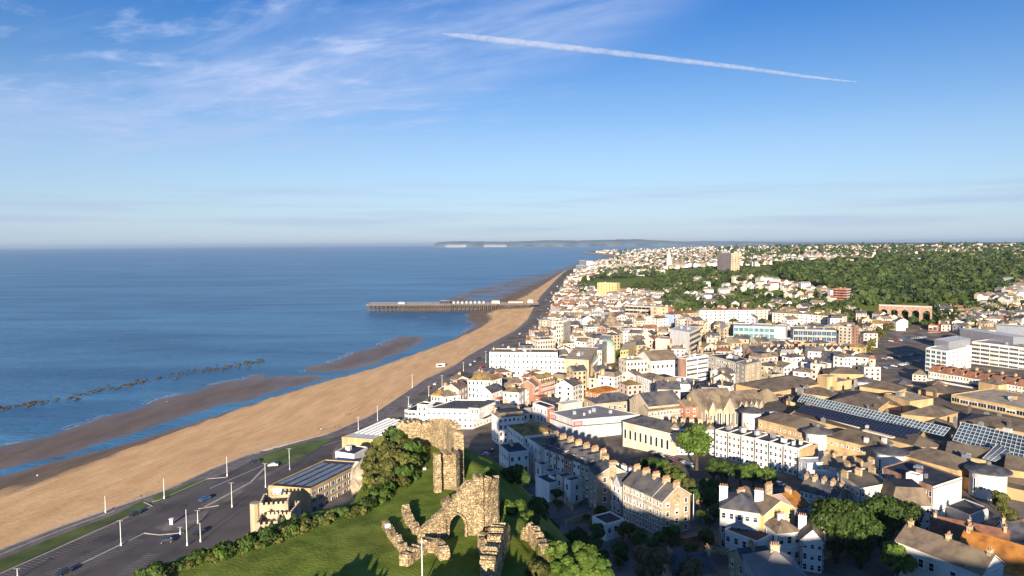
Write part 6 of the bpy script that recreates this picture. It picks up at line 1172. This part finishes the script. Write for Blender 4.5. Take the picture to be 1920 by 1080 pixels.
# labels for the fill: look, then what it stands by, then order
LMK = []; seen_ = set()
for r in REG:
    if r['lm'] and r['lm'] not in seen_: seen_.add(r['lm']); u, v = proj(r['c'][0], r['c'][1], 15); LMK.append((float(u), float(v), r['c'][1], r['lm']))
SH = {'g': 'gabled', 'gs': 'gable-fronted', 'hip': 'hipped', 'flat': 'flat', 'man': 'mansard'}; FN = ['', 'single storey', 'two storey', 'three storey', 'four storey', 'five storey', 'six storey']
used = {}
for o, wl, rf, ty, fl in FILL:
    u, v = [float(q) for q in proj(o.location.x, o.location.y, o.location.z+8)]; l = min(LMK, key=lambda q: (q[0]-u)**2+((q[1]-v)*1.8)**2); du, dv = u-l[0], v-l[1]
    rel = ('right of' if du > 0 else 'left of') if abs(du) > abs(dv)*1.6 else ('just behind' if dv < 0 else 'in front of')
    used.setdefault('%s %s %s %s-roofed house %s %s' % (WN[wl], FN[min(fl, 6)].replace(' ', '-'), SH[ty], RN[rf].split()[0], rel, l[3]), []).append((abs(du)+abs(dv), o))
for lab, lst in used.items():
    lst.sort(key=lambda q: q[0])
    for i, (_, o) in enumerate(lst):
        s_ = lab if len(lst) == 1 else lab+(', ' + ['nearest', 'second nearest', 'third nearest', 'fourth nearest', 'fifth nearest', 'sixth nearest', 'seventh nearest'][min(i, 6)])
        s_ = s_ if len(s_.split()) < 17 else ' '.join(s_.replace('just ', '').split()[:16]); o['label'] = s_; o['group'] = 'town houses'
# ---------------------------------------------------------------- distant town and woods as masses
def mass_houses(name, polys, n, seed, w0, h0, cols, left=()):
    g = np.random.default_rng(seed); V = []; Fq = []; MI = []; nv = 0; made = 0
    for pl_, k in [(None, len(left))]*bool(left)+list(polys):
        pts_ = left if pl_ is None else None; pl_ = pl_ or [(0,0),(1920,0),(1920,1080),(0,1080)]; xs = [p[0] for p in pl_]; ys_ = [p[1] for p in pl_]; t = 0; m_ = 0
        while m_ < k and t < k*30:
            t += 1; px = g.uniform(min(xs), max(xs)); py = g.uniform(min(ys_), max(ys_))
            if not inpoly(np.array([px]), np.array([py]), pl_)[0]: continue
            q = ghit(px, py, 300, 30000)
            if pts_ is not None: q = Vector((*pts_[m_], H(*pts_[m_])))
            if q.x < coastX(q.y)+25 or q.y > 29000 or hit(q.x, q.y, 3):
                m_ += pts_ is not None; continue
            s = 1+max(0, q.y-1500)/5500; w, d_, h = g.uniform(7, 15)*s, g.uniform(7, 10)*s, g.uniform(5, 10)*(1+max(0, q.y-2500)/9000); a = g.choice([0.2, 0.2, 1.7])+g.uniform(-.3, .3); c, si = math.cos(a), math.sin(a); z = q.z-1
            P4 = [(-w/2, -d_/2), (w/2, -d_/2), (w/2, d_/2), (-w/2, d_/2)]; W4 = [(q.x+x*c-y*si, q.y+x*si+y*c) for x, y in P4]; r1 = lerp(W4[0], W4[3], .5); r2 = lerp(W4[1], W4[2], .5); rh = d_*.32
            vs = [(*p, z) for p in W4]+[(*p, z+h) for p in W4]+[(*r1, z+h+rh), (*r2, z+h+rh)]; V += vs
            fs = [(0,1,5,4),(1,2,6,5),(2,3,7,6),(3,0,4,7),(4,5,9,8),(6,7,8,9),(5,6,9,9),(7,4,8,8)]; wc = g.choice(len(cols[0]), p=cols[2]); rc = len(cols[0])+g.integers(0, len(cols[1]))
            for j, f in enumerate(fs): Fq.append([i+nv for i in f]); MI.append(wc if j in (0, 1, 2, 3, 6, 7) else rc)
            nv += 10
            if s < 1.6:   # a few dark windows on the camera side
                e0, e1 = Vector(W4[0]), Vector(W4[1]); dd_ = (e1-e0).normalized(); nn_ = Vector((dd_.y, -dd_.x))*.06
                for fz in (1.6, 4.6, 7.6):
                    if fz+1.6 > h: break
                    for b in np.arange(1.2, w-1.6, 2.8):
                        p0 = e0+dd_*b+nn_; p1 = p0+dd_*1.1; V += [(p0.x, p0.y, z+fz+1), (p1.x, p1.y, z+fz+1), (p1.x, p1.y, z+fz+2.5), (p0.x, p0.y, z+fz+2.5)]; Fq.append([nv, nv+1, nv+2, nv+3]); MI.append(len(cols[0])+len(cols[1])); nv += 4
            m_ += 1
    me = bpy.data.meshes.new(name); me.from_pydata(V, [], [tuple(dict.fromkeys(f)) for f in Fq])
    for q in list(cols[0])+list(cols[1])+['glass']: me.materials.append(M(q))
    me.polygons.foreach_set('material_index', MI); me.update(); o = bpy.data.objects.new(name, me); COL.objects.link(o); return o
pal = (['white','cream','tan','pink'], ['brownroof','slate','brownroof','greyroof','redroof'], [.42,.34,.16,.08])
o = mass_houses('distant_town', [([(1240,545),(1300,530),(1400,522),(1560,545),(1580,575),(1540,590),(1260,585)], 120), ([(1082,508),(1120,498),(1240,500),(1250,515),(1120,520),(1085,530)], 150), ([(1100,500),(1140,482),(1240,480),(1345,488),(1340,500),(1240,505)], 420), ([(1090,545),(1240,552),(1245,575),(1110,560)], 70),
    ([(1150,478),(1200,464),(1340,462),(1340,488),(1200,486)], 420), ([(1340,462),(1920,459),(1990,461),(1990,474),(1640,478),(1560,488),(1340,484)], 640), ([(1370,485),(1640,480),(1620,495),(1470,497),(1375,500)], 130), ([(1830,545),(1990,520),(1990,590),(1840,592)], 90), ([(1650,470),(1990,470),(1990,492),(1650,492)], 50), ([(1800,590),(1990,595),(1990,618),(1810,612)], 60), ([(1092,478),(1150,468),(1165,478),(1100,482)], 60), ([(1640,600),(1700,600),(1690,625),(1640,615)], 12), ([(1048,548),(1082,506),(1098,510),(1080,560)], 90)], 0, 3, 0, 0, pal, LEFT)
tag(o, 'mass of small pale houses and terraces spreading to the horizon', 'town', kind='stuff')
bpy.context.view_layer.update()
def mass_trees(name, polys, seed, mt, nleaf=34, lab=''):
    g = np.random.default_rng(seed); protos = [crown_np(nleaf, 1, .85, .27, 6, s) for s in range(8)]; out_ = []
    for pl_, k, sz in polys:
        xs = [p[0] for p in pl_]; ys_ = [p[1] for p in pl_]; px = g.uniform(min(xs), max(xs), k*8); py = g.uniform(min(ys_), max(ys_), k*8); m_ = inpoly(px, py, pl_); px, py = px[m_][:k], py[m_][:k]
        for a, b in zip(px, py):
            q = ghit(a, b, 250, 30000)
            if q.x < coastX(q.y)+20 or hit(q.x, q.y, 2): continue
            s = sz*g.uniform(.7, 1.35)*(1+max(0, q.y-1500)/5000); v = protos[g.integers(0, 8)]*s; th = g.uniform(0, 6.28); c, si = math.cos(th), math.sin(th); v = np.stack([v[:, 0]*c-v[:, 1]*si+q.x, v[:, 0]*si+v[:, 1]*c+q.y, v[:, 2]+q.z+s*.95], 1); out_.append(v)
    v = np.concatenate(out_); o = bpy.data.objects.new(name, npmesh(name, v, quads(len(v)), [mt])); COL.objects.link(o); tag(o, lab, 'wood', kind='stuff'); return o
mass_trees('distant_wood', [([(1455,500),(1560,492),(1700,480),(1990,478),(1990,535),(1830,555),(1765,570),(1700,566),(1640,566),(1600,575),(1560,545),(1470,525)], 2300, 6.5), ([(1340,565),(1600,575),(1620,600),(1590,605),(1430,590),(1330,580)], 230, 5), ([(1250,520),(1340,505),(1455,515),(1450,530),(1360,530),(1290,550),(1255,560)], 420, 5.5), ([(1235,560),(1262,548),(1340,580),(1310,590),(1255,598)], 170, 5), ([(1075,545),(1095,530),(1102,545),(1085,562)], 50, 5), ([(1120,508),(1240,502),(1245,520),(1120,522)], 150, 5.5), ([(1230,520),(1255,520),(1250,560),(1235,560)], 60, 5), ([(1755,580),(1840,590),(1830,625),(1760,612),(1700,606),(1640,606),(1640,600),(1750,600)], 150, 5), ([(1800,575),(1990,590),(1990,605),(1820,600)], 130, 5), ([(1340,460),(1990,459),(1990,480),(1340,486)], 950, 6), ([(1140,464),(1340,462),(1340,500),(1140,500)], 330, 5), ([(1380,490),(1480,488),(1480,498),(1380,500)], 60, 5), ([(1600,556),(1768,556),(1768,572),(1600,575)], 150, 5), ([(1640,590),(1755,590),(1755,612),(1640,612)], 60, 3.6)], 11, 'leaffar', 34, 'dark green woodland and park trees filling the hillside beyond the town')
mass_trees('distant_wood', [([(1455,500),(1560,492),(1700,480),(1990,478),(1990,535),(1830,555),(1765,570),(1700,566),(1640,566),(1600,575),(1560,545),(1470,525)], 800, 5), ([(1340,565),(1600,575),(1620,600),(1590,605),(1430,590),(1330,580)], 80, 4.5), ([(1250,520),(1340,505),(1455,515),(1450,530),(1360,530),(1290,550),(1255,560)], 250, 5), ([(1080,540),(1100,512),(1240,504),(1240,520),(1120,524)], 90, 5), ([(1175,540),(1240,530),(1250,560),(1220,565)], 50, 4.5)], 21, 'leaffar2', 40, 'paler olive green trees scattered through the hillside woodland')
mass_trees('town_trees', [([(1000,600),(1240,560),(1600,610),(1620,690),(1400,700),(1200,700),(1060,700)], 110, 3), ([(1290,530),(1560,550),(1560,590),(1300,580)], 110, 4), ([(1640,620),(1830,610),(1990,625),(1990,600),(1640,600)], 60, 4)], 12, 'leaf', 60, 'small garden trees scattered between the town houses')
gp = [([(1000,930),(1120,960),(1180,1010),(1345,1020),(1340,1075),(1150,1075)], 30), ([(1300,930),(1345,930),(1345,1010),(1310,1010)], 10), ([(1545,940),(1660,950),(1680,1075),(1550,1075)], 14), ([(1195,905),(1290,910),(1300,935),(1240,925)], 8), ([(1860,950),(1915,960),(1915,1000),(1850,990)], 5)]
for pl_, k in gp:
    xs = [p[0] for p in pl_]; ys_ = [p[1] for p in pl_]; m_ = 0
    for t in range(400):
        if m_ >= k: break
        a, b = r_.uniform(min(xs), max(xs)), r_.uniform(min(ys_), max(ys_))
        if not inpoly(np.array([a]), np.array([b]), pl_)[0]: continue
        q = ghit(a, b)
        if q.z > 30 or hit(q.x, q.y, 1.5): continue
        tree('mid', q.x, q.y, r_.uniform(.35, .8), r_.choice(['leaf', 'leaf', 'leafolive']), 'dark leafy tree in the shaded back gardens below the castle hill', group='trees in the shaded gardens', z=q.z); m_ += 1
for i, (x, y, z, sx) in enumerate(((692,890,50,3.2),(686,905,46,3.5),(700,912,47,3.0),(694,925,44,3.4),(706,898,50,2.6),(680,893,44,3.0))):
    p = P(x, y, z); me = RM[i % 5].copy(); me.materials.clear(); me.materials.append(M('cliff')); o = bpy.data.objects.new('cliff', me); COL.objects.link(o); o.location = p; o.scale = (sx, sx, sx*2.6); o.rotation_euler.z = i; tag(o, kind='structure')
gw = [((1003,955),(1040,925)),((1020,968),(1062,938)),((1042,930),(1075,960)),((1075,960),(1110,935)),((1060,985),(1120,965)),((1110,955),(1140,990)),((1180,1012),(1240,1030)),((1240,1030),(1330,1012)),((1330,1035),(1400,1050)),((1305,945),(1340,950)),((1545,1050),(1600,1040)),((1860,1000),(1925,985))]
for i, (a, b) in enumerate(gw):
    a, b = ghit(*a), ghit(*b)
    if a.z > 40 or b.z > 40: continue
    d_, n_, L_ = edge_n(a, b); mb = MB(); n2 = max(1, int(L_/3))
    for k in range(n2): c = a.lerp(b, (k+.5)/n2); mb.box((c.x, c.y, H(c.x, c.y)+.7), (L_/n2, .3, 2.0), 'brick' if i % 2 else 'stack', math.atan2(d_.y, d_.x))
    tag(mb.build('garden_wall', loc=(a.x, a.y, a.z)), 'low %s garden wall in the shaded back gardens, %scounted from the ruins' % ('brick' if i % 2 else 'stone', NUMW[i] or 'first '), 'garden wall', 'garden walls')
def carrow(a, b, n, z, what, grp, skip=.15, off=90):
    a, b = P(*a, z), P(*b, z); ax_ = math.atan2((b-a).y, (b-a).x); m_ = 0
    for i in range(n):
        if r_.random() < skip: continue
        p = a.lerp(b, (i+.5)/n); zz = H(p.x, p.y)+.06; c = r_.choice(cc); car(p.x, p.y, max(zz, z-1), ax_+R(off), c, '%s%s car parked %s' % (NUMW[m_] or 'first ', cn[c], what), False, grp); m_ += 1
carrow((1222,850), (1300,880), 12, 9.5, 'in the row along the square from the chapel end', 'cars along the square', .1, 0)
carrow((1338,885), (1465,920), 14, 10, 'in the shaded row before the white terrace', 'cars before the terrace', .25, 0)
carrow((880,870), (925,842), 8, 9, 'in the shaded street under the castle wall', 'cars under the castle wall', .2, 0)
carrow((985,915), (1010,955), 6, 13, 'on the steep shaded road right of the ruins', 'cars on the shaded road', .2, 0)
carrow((1650,690), (1728,676), 14, 10, 'in the nearest row of the station car park', 'station cars near row', .2); carrow((1655,672), (1728,664), 14, 10, 'in the middle row of the station car park', 'station cars middle row', .2); carrow((1668,640), (1735,634), 16, 11, 'in the far row of the station car park', 'station cars far row', .15)
# park lawn edges and contrail, bird
def contrail():
    m_ = bpy.data.materials.new('contrail'); m_.use_nodes = True; t = m_.node_tree; n = t.nodes; n.clear(); o_ = n.new('ShaderNodeOutputMaterial'); d_ = n.new('ShaderNodeBsdfDiffuse'); d_.inputs[0].default_value = (.8, .8, .8, 1); tl = n.new('ShaderNodeBsdfTranslucent'); tl.inputs[0].default_value = (.8, .8, .82, 1); ms = n.new('ShaderNodeMixShader'); ms.inputs[0].default_value = .5; t.links.new(d_.outputs[0], ms.inputs[1]); t.links.new(tl.outputs[0], ms.inputs[2])
    tr = n.new('ShaderNodeBsdfTransparent'); m2 = n.new('ShaderNodeMixShader'); lw = n.new('ShaderNodeLayerWeight'); lw.inputs[0].default_value = .5; geo = n.new('ShaderNodeNewGeometry'); no = n.new('ShaderNodeTexNoise'); no.inputs['Scale'].default_value = .0022; no.inputs['Detail'].default_value = 9; no.inputs['Roughness'].default_value = .65; t.links.new(geo.outputs['Position'], no.inputs['Vector'])
    r1 = n.new('ShaderNodeMapRange'); r1.inputs[1].default_value = 1.0; r1.inputs[2].default_value = .35; r1.inputs[3].default_value = 0; r1.inputs[4].default_value = 1; r1.interpolation_type = 'SMOOTHSTEP'; t.links.new(lw.outputs['Facing'], r1.inputs[0]); r2 = n.new('ShaderNodeMapRange'); r2.inputs[1].default_value = .25; r2.inputs[2].default_value = .6; t.links.new(no.outputs[0], r2.inputs[0])
    mu = n.new('ShaderNodeMath'); mu.operation = 'MULTIPLY'; t.links.new(r1.outputs[0], mu.inputs[0]); t.links.new(r2.outputs[0], mu.inputs[1]); m3 = n.new('ShaderNodeMath'); m3.operation = 'MULTIPLY'; m3.inputs[1].default_value = .27; t.links.new(mu.outputs[0], m3.inputs[0]); t.links.new(m3.outputs[0], m2.inputs[0]); t.links.new(tr.outputs[0], m2.inputs[1]); t.links.new(ms.outputs[0], m2.inputs[2]); t.links.new(m2.outputs[0], o_.inputs[0]); MT['contrail'] = m_
    pts = [(828,63,1.5),(850,66,6),(880,69,9),(920,74,10),(980,80,10),(1080,91,9),(1180,102,8.5),(1290,115,7.5),(1400,128,6),(1500,142,4.5),(1570,150,2.5),(1606,153.5,.8)]; vs = []; fs = []; K_ = 14; h = 9500; dense = []
    for i in range(len(pts)-1):
        for k in range(6): t_ = k/6; dense.append(tuple(pts[i][j]*(1-t_)+pts[i+1][j]*t_ for j in range(3)))
    dense.append(pts[-1]); g = random.Random(3)
    for i, (x, y, w) in enumerate(dense):
        v = ray(x, y); t_ = (h-CAMZ)/v.z; c = Vector((v.x*t_, v.y*t_, h)); rr_ = w/F*t_*v.length*.62*g.uniform(.93, 1.07)
        x2, y2, _ = dense[min(i+1, len(dense)-1)] if i < len(dense)-1 else dense[i-1]; v2 = ray(x2, y2); c2 = Vector((v2.x, v2.y, 0))*((h-CAMZ)/v2.z); ax_ = Vector((c2.x-c.x, c2.y-c.y, 0)).normalized(); sd = Vector((-ax_.y, ax_.x, 0))
        for k in range(K_): a = 2*math.pi*k/K_; vs.append(c+sd*rr_*math.cos(a)+Vector((0, 0, 1))*rr_*math.sin(a))
    for i in range(len(dense)-1):
        for k in range(K_): k2 = (k+1) % K_; fs.append((i*K_+k, i*K_+k2, (i+1)*K_+k2, (i+1)*K_+k))
    mb = MB(); mb.idx(vs, fs, 'contrail'); o = mb.build('contrail', smooth=True); o.visible_shadow = True; tag(o, 'long white aircraft vapour trail tapering to the right across the blue sky', 'contrail')
contrail()
# ---------------------------------------------------------------- the air
def haze():
    m_ = bpy.data.materials.new('haze'); m_.use_nodes = True; t = m_.node_tree; n = t.nodes; n.clear(); o_ = n.new('ShaderNodeOutputMaterial'); v = n.new('ShaderNodeVolumePrincipled')
    v.inputs['Color'].default_value = (.62, .80, 1, 1); v.inputs['Density'].default_value = 3.2e-5; v.inputs['Anisotropy'].default_value = .2; t.links.new(v.outputs[0], o_.inputs['Volume']); MT['haze'] = m_
    mb = MB(); mb.box((0, 0, 88), (132000, 132000, 192), 'haze'); tag(mb.build('haze'), kind='stuff')
haze()
